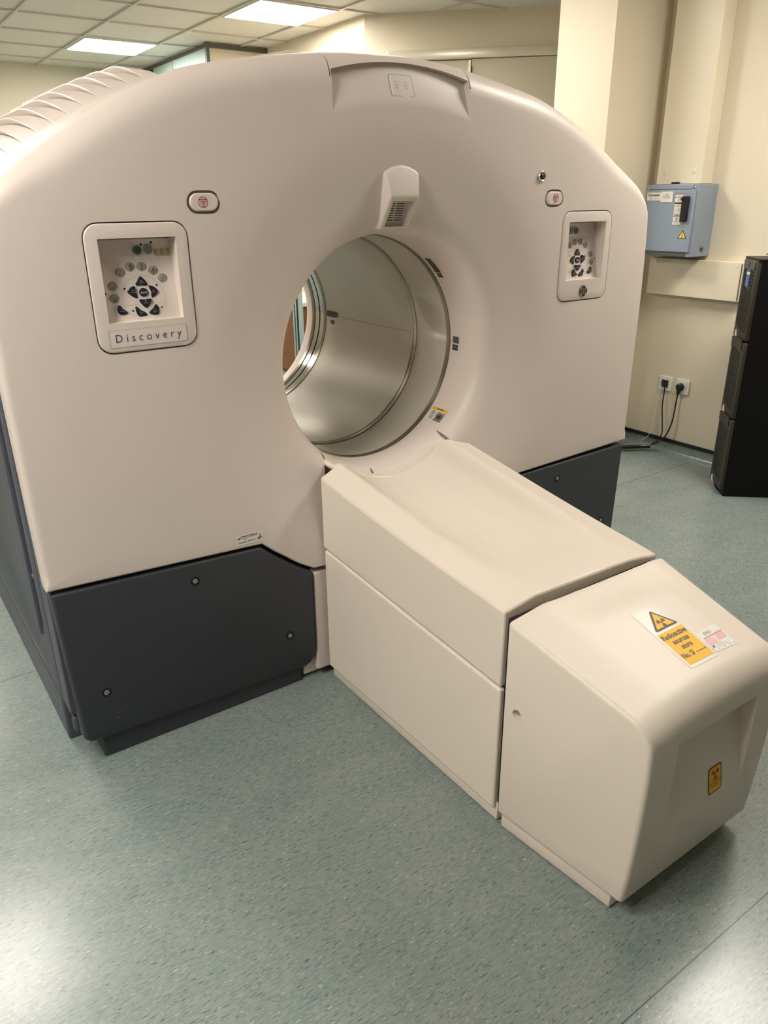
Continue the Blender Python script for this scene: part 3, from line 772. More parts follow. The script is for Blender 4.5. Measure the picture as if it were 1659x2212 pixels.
# louvred air vents on the shoulders (stepped like roof shingles)
def louvres(s):
    arch = [(x, z) for x, z in LA if z > 1.3]       # from top to left shoulder
    L = [0]
    for a, b_ in zip(arch, arch[1:]): L.append(L[-1]+math.hypot(b_[0]-a[0], b_[1]-a[1]))
    def at(t):
        for i in range(len(L)-1):
            if L[i] <= t <= L[i+1]:
                q = (t-L[i])/(L[i+1]-L[i]); a, b_ = arch[i], arch[i+1]
                dx, dz = b_[0]-a[0], b_[1]-a[1]; l = math.hypot(dx, dz)
                return (a[0]+dx*q, a[1]+dz*q), (-(-dz)/l*-1, -dx/l)
        return arch[-1], (-1, 0)
    t0, t1, nb = .575, 1.135, 13
    ys = [.045+.62*j/22 for j in range(23)]
    def env(y):
        u = (y-.045)/.24; v_ = (.665-y)/.10
        return max(0, math.sin(PI/2*min(1, max(0, u))))**.8*min(1, max(0, v_))**.5*1.15
    prof = []   # (t, kind height)
    stp = (t1-t0)/nb
    for i in range(nb):
        a = t0+stp*i
        prof += [(a, .034), (a+.25*stp, .038), (a+.55*stp, .043), (a+.84*stp, .0475), (a+.93*stp, .049), (a+.98*stp, .047), (a+.985*stp, .042), (a+.88*stp, .030)]
    prof.append((t1, 0))
    V = []; F = []
    for t, h in prof:
        (x, z), _ = at(t); (x2, z2), _ = at(t+.004)
        dx, dz = x2-x, z2-z; l = math.hypot(dx, dz) or 1; nx, nz = dz/l, -dx/l
        if nz < 0: nx, nz = -nx, -nz
        if nz == 0: nx = -1
        for y in ys:
            e_ = env(y); V.append((-s*(x+nx*h*e_) if s > 0 else x+nx*h*e_, y, z+nz*(h*e_)+.0))
    k = len(ys)
    for i in range(len(prof)-1):
        for j in range(k-1): F.append((i*k+j, (i+1)*k+j, (i+1)*k+j+1, i*k+j+1))
    return mesh('vent_louvres', V, F, M['shell'], scanner, 25)
louvres(-1); louvres(1)
# raised cap on the crown of the housing
pts = [(-.30, 1.79), (-.26, 1.822), (-.16, 1.842), (.06, 1.845), (.16, 1.828), (.24, 1.79)]
v, f = prism(pts, .12, .75, lambda u, w_, d: (u, d, w_)); o = mesh('crown_cap', v, f, M['shell'], scanner, 30); bevel(o, .008, 3, 20)
# pale latch on the seam
box('seam_clip', -.47, -.44, .02, .07, 1.762, 1.772, M['white'], scanner, .003)

# slate side walls
def side(s):
    X = lambda x: s*x
    def pbox(name, xa, xb, y0, y1, z0, z1, m_, par, bev=.004):
        a, b_ = sorted((X(xa), X(xb))); return box(name, a, b_, y0, y1, z0, z1, m_, par, bev)
    pbox('corner_post', 1.06, 1.093, -.160, -.072, .155, 1.36, M['darkside'], scanner)
    P = pbox('side_panel', 1.055, 1.094, -.068, 1.10, .155, 1.38, M['darkside'], scanner)
    a, b_ = sorted((X(1.066), X(1.2)))
    V = [(X(1.2), .00, .19), (X(1.2), 1.04, .19), (X(1.2), 1.04, 1.33), (X(1.2), .00, 1.33), (X(1.094), .00, .19), (X(1.094), 1.04, .19), (X(1.094), 1.04, 1.33), (X(1.094), .00, 1.33), (X(1.068), .05, .33), (X(1.068), .98, .33), (X(1.068), .98, 1.29), (X(1.068), .05, 1.29)]
    F = [(0, 1, 2, 3), (0, 1, 5, 4), (1, 2, 6, 5), (2, 3, 7, 6), (3, 0, 4, 7), (4, 5, 9, 8), (5, 6, 10, 9), (6, 7, 11, 10), (7, 4, 8, 11), (8, 9, 10, 11)]
    c = mesh('cutter', V, F, M['shell'], smooth=0); apply(P); cut(P, [c], 30)
    # raised rib in the recess
    pbox('rib', 1.064, 1.086, .155, .250, .25, 1.30, M['darkside'], P, .006)
    pbox('side_skirt', 1.04, 1.094, -.045, 1.10, 0, .148, M['darkside'], scanner, .006)
    q = pbox('side_hook', 1.06, 1.090, -.150, -.125, .09, .14, M['darkside'], scanner, .008)
    sc_ = lathe_y('side_screw', [(.0001, 0), (.007, 0), (.007, .004)], M['metal'], P, n=16)
    for v in sc_.data.vertices: x, y, z = v.co; v.co = (X(1.095)-s*(y), .016+x, .511+(z-1))
side(-1); side(1)
# cream filler pillar between slate panel and table
for x0, x1 in ((-.345, -.28), (.235, .345)):
    o = box('filler_strip', x0, x1, -.205, -.03, .03, .385, M['shell'], scanner, .006)
box('filler_foot', -.385, -.30, -.178, -.03, .012, .095, M['shell'], scanner, .004)

# ------------------------------------------------------------------ table
table = empty('table_base', (0, -.7, 0), 'low off-white scanner table pedestal with seams, projecting from the scanner bore', 'table')
def lerp(a, b_, t): return a+(b_-a)*t
def pw(y, pts):
    for (y0, v0), (y1, v1) in zip(pts, pts[1:]):
        if y >= y1: return lerp(v0, v1, (y-y0)/(y1-y0))
    return pts[-1][1]
XL = [(-.10, -.310), (-.215, -.313), (-1.0, -.310), (-1.02, -.3165), (-1.38, -.283), (-1.45, -.28)]
XR = [(-.10, .266), (-.215, .264), (-1.0, .229), (-1.02, .222), (-1.38, .184), (-1.45, .18)]
xl = lambda y: pw(y, XL); xr = lambda y: pw(y, XR)
def seamz(y): return lerp(.468, .405, (y+.215)/(-.785))
def ztop(x, y):
    """top of the upper cover"""
    t = (y+.215)/(-.785)                       # 0 at gantry, 1 at cap
    t = max(-.1, min(1, t))
    a, b_ = xl(y), xr(y); u = (x-a)/(b_-a)
    # gantry end profile
    P0 = [(0, .695), (.115, .727), (.16, .716), (.23, .682), (.33, .657), (.48, .642), (.62, .654), (.74, .686), (.79, .716), (.83, .727), (.875, .716), (1, .695)]
    P1 = [(0, .604), (.18, .619), (.36, .617), (.5, .615), (.64, .614), (.80, .611), (.9, .604), (1, .595)]
    def ev(P):
        for (a0, v0), (a1, v1) in zip(P, P[1:]):
            if u <= a1+1e-9:
                return lerp(v0, v1, (u-a0)/(a1-a0))
        return P[-1][1]
    w_ = max(0, min(1, 1-(t/.90)**3)) if t > 0 else 1
    z0 = ev(P0)-.108*t; z1 = ev(P1)+.108*(1-t)*.93
    return lerp(z1, z0, w_)
def cover_mesh(name, y0, y1, ny, topf, botf, m_, parent, nx=44, bev=.008):
    V = []; F = []
    for j in range(ny+1):
        y = lerp(y0, y1, j/ny); a, b_ = xl(y), xr(y)
        V.append((a, y, botf(y)))
        for i in range(nx+1): x = lerp(a, b_, i/nx); V.append((x, y, topf(x, y)))
        V.append((b_, y, botf(y)))
    k = nx+3
    for j in range(ny):
        for i in range(k): F.append((j*k+i, j*k+(i+1) % k, (j+1)*k+(i+1) % k, (j+1)*k+i))
    F.append(tuple(range(k))); F.append(tuple(ny*k+i for i in range(k)))
    o = mesh(name, V, F, m_, parent, 32)
    if bev: bevel(o, bev, 3, 42)
    return o
up = cover_mesh('upper_cover', -.216, -1.000, 36, ztop, seamz, M['tshell'], table, bev=.006)
# inner tongue reaching into the bore funnel
V = []; F = []; nx = 24
for j in range(5):
    y = lerp(-.214, -.075, j/4)
    for i in range(nx+1):
        x = lerp(-.262, .215, i/nx); x += .012*(j/4)
        zc = 1-math.sqrt(max(0, (.353+max(0, (-.06-y))*.30)**2-(x*.98)**2))
        z = lerp(ztop(x, -.216), zc+.001, (j/4)**.7); V.append((x, y, z))
for j in range(4):
    for i in range(nx): F.append((j*(nx+1)+i, j*(nx+1)+i+1, (j+1)*(nx+1)+i+1, (j+1)*(nx+1)+i))
tg = mesh('bore_tongue', V, F, M['tshell'], table, 40, doubles=False); so = tg.modifiers.new('s', 'SOLIDIFY'); so.thickness = .012; so.offset = -1
def tongz(x, y):
    j = (-.214-y)/(-.139); x0 = x-.012*j
    zc = 1-math.sqrt(max(0, (.353+max(0, (-.06-y))*.30)**2-(x*.98)**2))
    return lerp(ztop(x0, -.216), zc+.001, max(0, j)**.7)
def innerz(x, y): return ztop(x, y) if y < -.216 else tongz(x, min(y, -.075))
tabp = [(-.061, -.147), (-.019, -.138), (.064, -.141), (.062, -.158), (.053, -.175), (.021, -.208), (-.017, -.225), (-.048, -.218), (-.067, -.193), (-.070, -.165)]
tabp = smoothpoly(tabp, 2)
cxx_ = sum(p[0] for p in tabp)/len(tabp); cyy_ = sum(p[1] for p in tabp)/len(tabp)
V = []; F = []; n = len(tabp)
for r_ in (1, .97, .7, .4, .15):
    for x, y in tabp:
        X_, Y_ = cxx_+(x-cxx_)*r_, cyy_+(y-cyy_)*r_; V.append((X_, Y_, innerz(X_, Y_)+(-.001 if r_ == 1 else .0022)))
for q in range(4):
    for k in range(n): F.append((q*n+k, q*n+(k+1) % n, (q+1)*n+(k+1) % n, (q+1)*n+k))
F.append(tuple(4*n+k for k in range(n)))
mesh('end_tab', V, F, M['tshell'], table, 60)
V = []
for x, y in ((-.054, -.082), (-.050, -.082), (-.074, -.144), (-.079, -.144)): V.append((x, y, innerz(x, y)+.0015))
V += [(x, y, z-.006) for x, y, z in V]
mesh('tab_slot', V, [(0, 1, 2, 3), (4, 5, 6, 7), (0, 1, 5, 4), (1, 2, 6, 5), (2, 3, 7, 6), (3, 0, 4, 7)], M['ink'], table, 0)
# lower cover, plinths
cover_mesh('lower_cover', -.222, -1.000, 10, lambda x, y: seamz(y)-.006, lambda y: .045+.012*0, M['tshell'], table, nx=6, bev=.006)
def inset(y0, y1, z0, z1, dx, m_, name):
    V = []
    for y in (y0, y1):
        for x, z in ((xl(y)+dx, z0), (xl(y)+dx, z1), (xr(y)-dx, z1), (xr(y)-dx, z0)): V.append((x, y, z))
    return mesh(name, V, [(0, 1, 2, 3), (4, 5, 6, 7), (0, 1, 5, 4), (1, 2, 6, 5), (2, 3, 7, 6), (3, 0, 4, 7)], m_, table, 0)
bevel(inset(-.225, -1.003, 0.004, .06, .012, M['tshell'], 'plinth'), .003, 2)
inset(-.20, -1.05, .05, .585, .018, M['gap'], 'inner_frame')
inset(-.24, -1.30, 0, .006, .03, M['gap'], 'foot')
# end cap
def capz(x, y):
    a, b_ = xl(y), xr(y); u = (x-a)/(b_-a)
    P1 = [(0, -.020), (.19, -.006), (.40, 0), (.62, 0), (.80, -.004), (1, -.015)]
    for (a0, v0), (a1, v1) in zip(P1, P1[1:]):
        if u <= a1+1e-9: c = lerp(v0, v1, (u-a0)/(a1-a0)); break
    else: c = P1[-1][1]
    z = .612+.245*(y+1.02)+c
    # shallow scoop next to the seam
    d = max(0, 1-((y+1.02)/-.095)**2) if y > -1.115 else 0
    sx_ = max(0, 1-((u-.56)/.34)**2)
    z -= .010*d**.7*sx_**.7
    return z
capprof = []    # (y, offset below capz at that y or absolute)
yr, R = -1.385, .058
V = []; F = []; nx = 40; rows = []
ytop = [-1.017-.3*k/14 for k in range(15)]           # to -1.317
ytop[-1] = yr+R
for y in ytop: rows.append([(x, y, capz(x, y)) for x in [lerp(xl(y), xr(y), i/nx) for i in range(nx+1)]])
for k in range(1, 9):
    a = k/8*math.radians(84); y = yr+R-R*math.sin(a); yy = y
    rows.append([(x, y, capz(x, yr+R)-R*(1-math.cos(a))-.245*R*math.sin(a)*.5) for x in [lerp(xl(yy), xr(yy), i/nx) for i in range(nx+1)]])
zl = rows[-1][nx//2][2]
for k in range(1, 7):
    t = k/6; y = yr-.002+.018*t**2.2
    base = rows[22]
    rows.append([(lerp(xl(y), xr(y), i/nx), y, lerp(base[i][2], .052+.008*0, t)) for i in range(nx+1)])
rows.append([(x, -1.017, .052) for x in [lerp(xl(-1.017), xr(-1.017), i/nx) for i in range(nx+1)]])
k = nx+1
for r in rows: V += r
nr = len(rows)
for j in range(nr):
    j2 = (j+1) % nr
    for i in range(nx): F.append((j*k+i, j*k+i+1, j2*k+i+1, j2*k+i))
F.append(tuple(j*k for j in range(nr))); F.append(tuple(j*k+nx for j in range(nr)))
cap = mesh('end_cover', V, F, M['tshell'], table, 32)
# recess in the end face below the rounded brow
V = [(-.198, -1.5, .456), (.098, -1.5, .456), (.098, -1.5, .20), (-.198, -1.5, .20), (-.190, -1.345, .440), (.090, -1.345, .440), (.098, -1.3835, .20), (-.198, -1.3835, .20)]
c1 = mesh('cutter', V, [(0, 1, 2, 3), (4, 5, 6, 7), (0, 1, 5, 4), (1, 2, 6, 5), (2, 3, 7, 6), (3, 0, 4, 7)], M['shell'], smooth=0)
v, f = prism(circ(-1.060, .368, .0125, 24), -.40, -.17, lambda u, w_, d: (d, u, w_)); c2 = mesh('cutter', v, f, M['shell'], smooth=0)
bevel(cap, .010, 3, 45); apply(cap); cut(cap, [c1, c2], 30)
bevel(inset(-1.022, -1.335, .004, .06, .014, M['tshell'], 'end_plinth'), .003, 2)
# stickers
def quadmap(c00, c10, c11, c01, zf, lift=.0008):
    """u,v in 0..1 -> bilinear position draped on zf"""
    def tr(u, v, h):
        x = (c00[0]*(1-u)+c10[0]*u)*(1-v)+(c01[0]*(1-u)+c11[0]*u)*v
        y = (c00[1]*(1-u)+c10[1]*u)*(1-v)+(c01[1]*(1-u)+c11[1]*u)*v
        return Vector((x, y, zf(x, y)+lift+h))
    return tr
def trefoil(mb, cx, cy, r, h, m_, kx=1, up=False):
    mb.poly([(cx+x*kx, cy+y) for x, y in circ(0, 0, r*.2, 14)], h, m_)
    for a0 in ((90, 210, 330) if up else (30, 150, 270)):
        pts = [(r*.32*math.cos(math.radians(a)), r*.32*math.sin(math.radians(a))) for a in (a0-30, a0, a0+30)]
        pts += [(r*math.cos(math.radians(a)), r*math.sin(math.radians(a))) for a in (a0+30, a0+15, a0, a0-15, a0-30)]
        mb.poly([(cx+x*kx, cy+y) for x, y in pts], h, m_)
kx = 1/.50     # sticker width .10 m, height .18 m: unit-square artwork, horizontally corrected
A = 1.85
mb = MB(); mb.rect(0, 1, 0, 1, 0, M['label'], 6, 10)
mb.rect(.055, .93, .045, .585, .0004, M['yellow'], 4, 6)
def U(x, y): return (x, y)
tri = [(.10, .625), (.92, .625), (.51, .955)]
def rtri(pts, q=.06):
    out = []; n = 3
    for i in range(3):
        a, b_, c = pts[i-1], pts[i], pts[(i+1) % 3]
        out += [(b_[0]+(a[0]-b_[0])*q, b_[1]+(a[1]-b_[1])*q), (b_[0]+(c[0]-b_[0])*q, b_[1]+(c[1]-b_[1])*q)]
    return out
mb.poly(rtri(tri), .0005, M['blackink']); cxx = .51; cyy = .735
mb.poly([(cxx+(x-cxx)*.76, cyy+(y-cyy)*.76) for x, y in tri], .0009, M['yellow'])
trefoil(mb, .51, .725, .072, .0012, M['blackink'], A)
for t_, y_, xx, ft in (('Radioactive', .505, .49, .83), ('sources', .40, .50, .54), ('store', .30, .50, .35)):
    mb.text(t_, xx, y_, .105, .0009, M['blackink'], off=.0025, fit=ft)
mb.text('No. S/', .295, .175, .105, .0009, M['blackink'], off=.0025, fit=.41); mb.rect(.54, .90, .158, .166, .0009, M['blackink'])
mb.build('hazard_sticker', quadmap((-.0745, -1.318), (.0195, -1.321), (.0405, -1.147), (-.0595, -1.149), capz), cap)
mb = MB(); mb.rect(0, 1, 0, 1, 0, M['white'], 6, 6)
mb.text('ERS', .42, .84, .20, .0006, M['greykey'], sx=1.1); mb.rect(.10, .96, .66, .72, .0006, M['greykey']); mb.rect(.14, .92, .675, .705, .0008, M['pink'])
mb.rect(.06, .42, .34, .62, .0006, M['pink'], 3, 3); mb.rect(.56, .92, .40, .64, .0006, M['pink'], 3, 3); mb.rect(.42, .56, .42, .60, .0005, M['label'])
mb.poly([(.05, .20), (.05, .30), (.09, .26), (.11, .31), (.14, .30), (.14, .20)], .0006, M['ink'])
for q in range(4): mb.rect(.2, .56+.08*q, .29-.045*q, .296-.045*q, .0006, M['greykey']); 
for q in (.2, .45, .7, .9): mb.ring(q, .08, .015, .03, .0006, M['greykey'], 8)
mb.build('service_sticker', quadmap((.0245, -1.313), (.1010, -1.316), (.1080, -1.250), (.0250, -1.257), capz), cap)
# small trefoil plate on the end face
def endtr(u, v, h):
    z = .2385+v; zz = z; yy = -1.387+.0*v
    t = max(0, (.46-z)/.41); y = yr-.002+.018*t**2.2
    return Vector((.0315+u, min(y, -1.352-(.0315)*(.452-z)/.252 if z > .2 else y)-.0009-h, z))
def endtr(u, v, h): return Vector((-.004+u, -1.3835+(.054+v)*.1604-.0008-h, .254+v))
mb = MB(); mb.poly(rrect(0, 0, .049, .066, .007), 0, M['blackink']); mb.poly(rrect(0, 0, .043, .060, .005), .0003, M['yellow']); trefoil(mb, 0, .013, .014, .0006, M['red'], 1, False)
mb.text('CAUTION\nRADIOACTIVE\nMATERIAL', 0, -.0095, .0066, .0006, M['blackink'])
hz = mb.build('radiation_label', endtr, cap)

# ------------------------------------------------------------------ right wall fittings
# vertical trunking
t = tag(box('vertical_trunking', 2.50, 2.6, .545, .822, 1.512, CEIL, M['trunk'], bev=.002), 'tall cream boxed cable trunking running up the wall above the blue-grey switch box', 'trunking')
for y in (.595, .775):
    o = lathe_y('screw', [(.0001, -.003), (.009, -.003), (.011, 0)], M['trunk'], t, n=18)
    for v in o.data.vertices: a, b_, c = v.co; v.co = (2.50+b_, y+a, 1.572+(c-1))
t2 = tag(box('wall_trunking', 2.545, 2.6, .262, .838, .929, 1.127, M['trunk'], bev=.002), 'horizontal cream boxed trunking under the blue-grey switch box', 'trunking')
for y, z in ((.292, 1.108), (.285, .955), (.795, .955), (.790, 1.105)):
    o = lathe_y('screw', [(.0001, -.003), (.0065, -.003), (.008, 0)], M['trunk'], t2, n=16)
    for v in o.data.vertices: a, b_, c = v.co; v.co = (2.545+b_, y+a, z+(c-1))
box('end_plate', 2.543, 2.546, .262, .268, .935, 1.12, M['ink'], t2)
# isolator
iso = empty('isolator_box', (2.52, .66, 1.14), 'blue-grey steel switch box mounted on the cream wall trunking', 'switch box')
XF = 2.425
body = box('body', XF, 2.6, .503, .820, 1.148, 1.510, M['bluebox'], iso, .003)
box('side_knob', 2.51, 2.528, .490, .503, 1.180, 1.200, M['metal'], iso, .004)
dr = box('door', XF-.012, XF+.002, .510, .812, 1.172, 1.482, M['bluebox'], iso, .003)
box('bottom_channel', XF-.004, XF+.001, .532, .798, 1.151, 1.166, M['frame'], iso, .001)
box('top_flap', XF-.006, XF+.001, .530, .795, 1.486, 1.508, M['bluebox'], iso, .002)
def wl(u, v, h): return Vector((XF-.0125-h, u, v))
def art(name, fn, par):      # u to the right of the viewer = -y
    mb = MB(); fn(mb); return mb.build(name, lambda u, v, h: Vector((XF-.0125-h, -u, v)), par)
for y, z in ((.803, 1.492), (.519, 1.494)): 
    box('corner_screw', XF-.006, XF, y-.004, y+.004, z-.004, z+.004, M['chrome'], iso, .002)
def f1(mb):
    mb.rect(-.806, -.718, 1.431, 1.471, 0, M['label']); mb.text('Schneider', -.762, 1.458, .0185, .0004, M['greenink'], off=.0006); mb.text('Electric', -.745, 1.440, .0105, .0004, M['greykey']); mb.ring(-.778, 1.441, .0022, .0042, .0004, M['greenink'], 16)
art('maker_badge', f1, dr)
def f2(mb):
    mb.rect(-.716, -.642, 1.423, 1.475, .002, M['label']); mb.text('MAIN\nEQUIPMENT\nISOLATOR', -.679, 1.4515, .0085, .0024, M['ink'])
pl = art('name_tag', f2, dr)
def f3(mb):
    mb.rect(-.628, -.578, 1.307, 1.463, 0, M['blackink'])
    for z0, z1, t_ in ((1.446, 1.461, 'MECHANISM\nHANDLE'), (1.421, 1.444, 'I'), (1.404, 1.414, 'ON'), (1.364, 1.402, ''), (1.352, 1.362, '▬'), (1.327, 1.350, 'O'), (1.309, 1.325, 'LOCK\nPOSITION')):
        mb.rect(-.6265, -.5795, z0, z1, .0003, M['label'])
        if t_ == 'I': mb.rect(-.605, -.6015, z0+.005, z1-.005, .0006, M['blackink'])
        elif t_ == 'O': mb.ring(-.603, (z0+z1)/2, .0045, .0072, .0006, M['blackink'], 20)
        elif t_ == '▬': mb.rect(-.620, -.586, z0+.003, z1-.003, .0006, M['blackink'])
        elif t_: mb.text(t_, -.603, (z0+z1)/2+(.002 if '\n' in t_ else 0), .0060, .0006, M['ink'])
    mb.rect(-.6075, -.6065, 1.366, 1.400, .0006, M['ink']); mb.text('WARNING\n415V', -.616, 1.383, .0045, .0006, M['ink'], rot=PI/2); mb.rect(-.602, -.584, 1.376, 1.390, .0006, M['grid']); mb.text('MAX\nLOAD', -.593, 1.3845, .005, .0008, M['ink'])
art('switch_label', f3, dr)
hsw = box('switch_handle', XF-.030, XF-.010, .537, .575, 1.326, 1.452, M['black'], dr, .004)
box('handle_tip', XF-.034, XF-.012, .560, .580, 1.430, 1.447, M['black'], hsw, .003)
box('handle_pin', XF-.036, XF-.030, .568, .573, 1.439, 1.444, M['chrome'], hsw, .001)
o = lathe_y('lock', [(.0001, -.006), (.006, -.005), (.0085, 0)], M['chrome'], dr, n=20)
for v in o.data.vertices: a, b_, c = v.co; v.co = (XF-.012+b_, .557+a, 1.305+(c-1))
def f4(mb):
    tr_ = [(-.583, 1.241), (-.528, 1.241), (-.5555, 1.286)]; mb.poly(rtri(tr_), 0, M['blackink']); cx, cy = -.5555, 1.256
    mb.poly([(cx+(x-cx)*.76, cy+(y-cy)*.76) for x, y in tr_], .0003, M['paleyellow'])
    mb.poly([(-.553, 1.270), (-.560, 1.258), (-.556, 1.258), (-.558, 1.250), (-.560, 1.250), (-.556, 1.245), (-.553, 1.250), (-.555, 1.2505), (-.551, 1.260), (-.555, 1.260), (-.551, 1.269)], .0006, M['blackink'])
art('shock_warning', f4, dr)
kn = tag(box('padlock_stub', 2.47, 2.495, .668, .705, 1.5105, 1.522, M['black'], bev=.002), 'small black clip lying on top of the blue-grey switch box', 'clip')
# sockets
def socket(y0, y1, label):
    e = empty('wall_socket', (2.6, (y0+y1)/2, .375), label, 'socket')
    box('face_plate', 2.591, 2.6, y0, y1, .372, .458, M['white'], e, .0025)
    return e
s1 = socket(.618, .705, 'white wall socket plate with a black square module, nearer the scanner')
box('module', 2.586, 2.592, .640, .684, .392, .436, M['black'], s1, .002)
for y in (.634, .690): box('plate_screw', 2.589, 2.592, y-.002, y+.002, .412, .416, M['ink'], s1)
s2 = socket(.500, .586, 'white switched wall socket with a round black plug in it')
box('switch', 2.587, 2.592, .516, .528, .424, .448, M['white'], s2, .001)
box('indicator', 2.589, 2.592, .517, .521, .408, .412, M['redbag'], s2)
pg = empty('power_plug', (2.575, .556, .41), 'black round mains plug in the right-hand socket with a cable hanging down', 'plug')
o = lathe_y('plug_body', [(.0001, -.022), (.016, -.022), (.022, -.017), (.024, 0)], M['black'], pg, n=28)
for v in o.data.vertices: a, b_, c = v.co; v.co = (2.5912+b_, .554+a, .412+(c-1)*1.0)
mesh('plug_neck', [(2.590, .566, .405), (2.590, .544, .405), (2.570, .566, .405), (2.570, .544, .405), (2.586, .565, .365), (2.586, .555, .365), (2.576, .565, .365), (2.576, .555, .365)], [(0, 1, 3, 2), (4, 5, 7, 6), (0, 1, 5, 4), (1, 3, 7, 5), (3, 2, 6, 7), (2, 0, 4, 6)], M['black'], pg, 40)
tube('power_cable', [(2.581, .560, .37), (2.578, .562, .30), (2.572, .566, .20), (2.560, .590, .11), (2.535, .625, .062), (2.528, .660, .045)], .0042, M['black'], pg)
e = tag(tube('black_data_cable', [(2.583, .655, .395), (2.578, .650, .36), (2.574, .648, .28), (2.570, .630, .18), (2.562, .618, .12), (2.545, .632, .075), (2.535, .660, .052)], .0036, M['black']), 'black cable hanging from the module socket nearer the scanner', 'cable')
e = tag(tube('white_data_cable', [(2.583, .672, .400), (2.578, .688, .35), (2.574, .692, .25), (2.570, .700, .15), (2.560, .712, .08), (2.535, .745, .050)], .0016, M['white']), 'thin white cable hanging from the module socket nearer the scanner', 'cable')
# corrugated cable wrap on the floor
pts = [Vector((2.53, .68, .036)), Vector((2.49, .74, .034)), Vector((2.44, .81, .034)), Vector((2.37, .90, .036)), Vector((2.28, 1.0, .03))]
cw = empty('cable_wrap', (2.44, .82, .02), 'black spiral cable wrap lying against the floor coving beside the scanner', 'cable wrap')
tube('wrap_tube', [tuple(p) for p in [Vector((2.53, .665, .034)), Vector((2.49, .705, .030)), Vector((2.43, .74, .030)), Vector((2.36, .775, .030)), Vector((2.22, .82, .028))]], .015, M['black'], cw)
bm = bmesh.new()
Pq = [Vector((2.53, .665, .034)), Vector((2.49, .705, .030)), Vector((2.43, .74, .030)), Vector((2.36, .775, .030)), Vector((2.22, .82, .028))]
for q in range(26):
    t_ = q/26*4; i = int(t_); a = Pq[i].lerp(Pq[i+1], t_-i); addbox(bm, a.x-.0025, a.x+.0025, a.y-.006, a.y-.001, a.z+.0125, a.z+.0156)
bmobj('wrap_slots', bm, M['grid'], cw, 0)
# conduit stub at the trunking
# ------------------------------------------------------------------ black battery cabinet
rk = empty('battery_cabinet', (2.3, -.05, 0), 'tall black three-module power cabinet with slatted front standing at the right wall', 'cabinet')
O = Vector((2.184, -.033, 0)); FU = Vector((.663, .748, 0)).normalized(); FD = Vector((.748, -.663, 0)).normalized()
def rp(u, z, d): p = O+FU*u+FD*d; return (p.x, p.y, z)
def rbox(name, u0, u1, z0, z1, d0, d1, m_, par, bev=0):
    V = [rp(u, z, d) for u in (u0, u1) for d in (d0, d1) for z in (z0, z1)]
    o = mesh(name, V, [(0, 1, 3, 2), (4, 6, 7, 5), (0, 4, 5, 1), (2, 3, 7, 6), (0, 2, 6, 4), (1, 5, 7, 3)], m_, par, 0)
    if bev: bevel(o, bev, 2)
    return o
V, F = prism([(0, 0), (0, 1.172), (.188, 1.172), (.188, .035), (.165, .012), (.14, 0)], .012, .36, lambda u, z, d: rp(u, z, d))
bd = mesh('body', V, F, M['rackside'], rk, 0)
for zi, (z0, z1, zt) in enumerate(((.800, 1.172, 1.172), (.415, .790, .785), (.035, .405, .400))):
    w_ = .192
    fm = rbox('module_front', .004, w_, z0, z1, -.006, .02, M['rack'], rk, .004)
    st, en = (z1-.062, z0+.035)
    nsl = 19
    bm = bmesh.new()
    for q in range(nsl):
        z = lerp(st, en, q/(nsl-1))
        if zi == 0 and q < 6: rng = ((.034, .075, 0), (.137, .172, 1))
        else: rng = ((.034, .172, 0),)
        for u0, u1, _ in rng:
            ns = 8
            for k_ in range(ns):
                ua, ub = lerp(u0, u1, k_/ns), lerp(u0, u1, (k_+1)/ns)
                za = z+.030*((ua-.034)/.138)**2-.0; zb = z+.030*((ub-.034)/.138)**2
                vs = [bm.verts.new(rp(*a_)) for a_ in ((ua, za, -.0075), (ub, zb, -.0075), (ub, zb+.0075, -.0075), (ua, za+.0075, -.0075), (ua, za, -.003), (ub, zb, -.003), (ub, zb+.0075, -.003), (ua, za+.0075, -.003))]
                for f_ in ((0, 1, 2, 3), (4, 5, 6, 7), (0, 1, 5, 4), (1, 2, 6, 5), (2, 3, 7, 6), (3, 0, 4, 7)): bm.faces.new([vs[i_] for i_ in f_])
    bmobj('vent_slots', bm, M['gap'], fm, 0)
    V, F = prism([(.158, z0+.012), (.128, z0-.002), (.146, z0+.038), (.154, z0+.034)], -.010, -.005, lambda u, z, d: rp(u, z, d)); mesh('logo_tab', V, F, M['grid'], fm, 0)
    if zi == 0:
        V, F = prism(rrect(.105, 1.148, .150, .042, .012), -.011, -.005, lambda u, z, d: rp(u, z, d)); hb = mesh('handle_plate', V, F, M['frame'], fm, 30)
        rbox('slot', .094, .104, 1.135, 1.160, -.0125, -.010, M['black'], hb)
    else:
        V, F = prism(rrect(.105, z1-.018, .150, .040, .006), -.011, -.005, lambda u, z, d: rp(u, z, d)); hb = mesh('handle_plate', V, F, M['rack'], fm, 30)
        V, F = prism([(.105+.078*math.cos(a_*PI/10), z1+.004+.012*math.sin(a_*PI/10)) for a_ in range(20)], -.012, -.004, lambda u, z, d: rp(u, z, d)); mesh('grip_gap', V, F, M['black'], hb, 30)
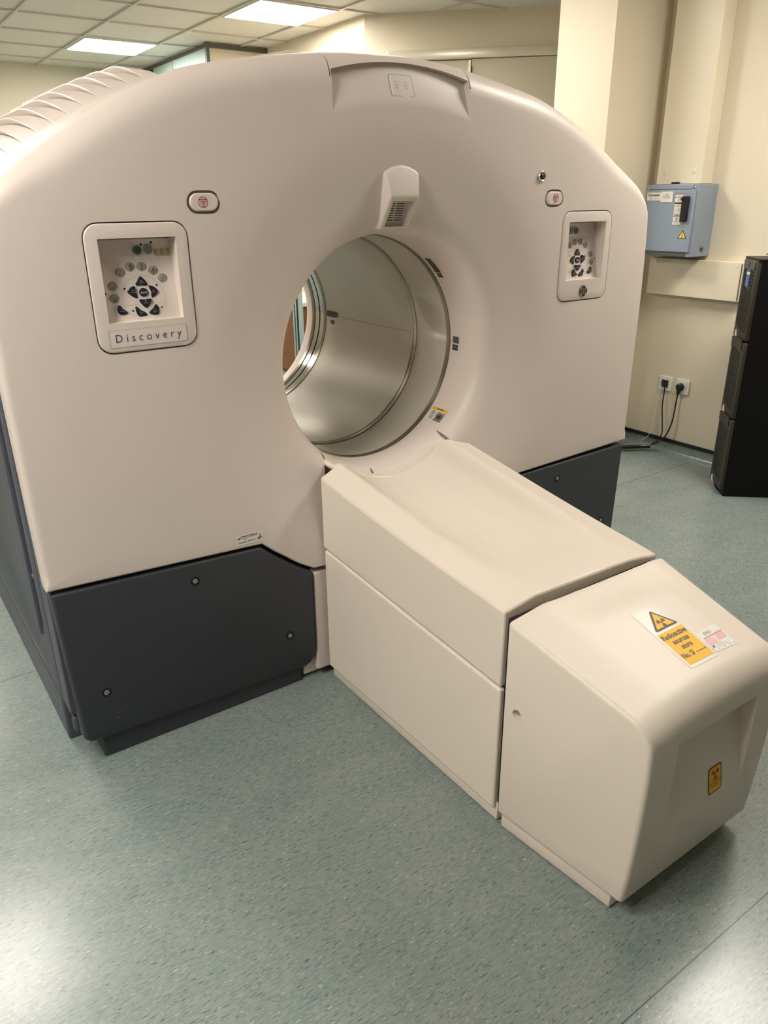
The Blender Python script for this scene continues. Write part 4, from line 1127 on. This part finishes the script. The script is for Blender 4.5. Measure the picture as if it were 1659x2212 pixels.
mb = MB(); mb.rect(0, .050, 0, .084, 0, M['bluesticker']); mb.rect(.002, .050, .056, .068, .0004, M['white'])
for q in range(5): mb.rect(.014, .030, .008+.009*q, .0095+.009*q, .0004, M['label'])
mb.build('blue_sticker', lambda u, v, h: Vector(rp(.132-u, 1.045+v, -.0085-h)), bd)
rbox('top_lid', -.004, .192, 1.172, 1.180, -.006, .36, M['rack'], rk, .002)
# clear and red plastic packet on the cabinet
V = []; F = []
for i in range(9):
    for j in range(9):
        u = -.02+.11*i/8; d = .07+.16*j/8; V.append(rp(.12-u, 1.181+.012*(math.sin(i*1.3+j*.8)+1)*.5+.010*math.sin(PI*i/8)*math.sin(PI*j/8), d))
for i in range(8):
    for j in range(8): F.append((i*9+j, i*9+j+1, (i+1)*9+j+1, (i+1)*9+j))
o = mesh('plastic_packet', V, F, M['redbag'], None, 40, doubles=False); s_ = o.modifiers.new('s', 'SOLIDIFY'); s_.thickness = .003; s_.offset = 1
tag(o, 'crumpled red and clear plastic packet lying on the black cabinet top', 'packet')

# ------------------------------------------------------------------ things seen through the bore
cb = empty('wooden_cupboard', (2.1, 4.4, 0), 'brown wooden cupboard standing against the far wall, seen through the bore', 'cupboard')
box('body', 1.87, 2.275, 3.75, 4.92, 0, .62, M['wood'], cb)
for y0, y1 in ((3.77, 4.33), (4.35, 4.91)): box('door', 1.855, 1.87, y0, y1, .03, .55, M['wood'], cb, .002)
box('worktop', 1.84, 2.280, 3.72, 4.93, .62, .65, M['tshell'], cb)
eq = empty('metal_stand', (1.55, 3.5, 0), 'pale metal stand with dark cables beside the wooden cupboard, seen through the bore', 'stand')
for y, w2 in ((3.545, .012), (3.640, .014)): box('upright', 1.71, 1.75, y, y+w2, 0, .92, M['teal'], eq, .003)
for y, mm in ((3.560, 'tealdark'), (3.582, 'black'), (3.604, 'teal'), (3.620, 'tealdark')): box('cable_bundle', 1.715, 1.740, y, y+.016, .03, .88, M[mm], eq, .004)
box('foot', 1.62, 1.80, 3.52, 3.68, 0, .03, M['frame'], eq, .004)
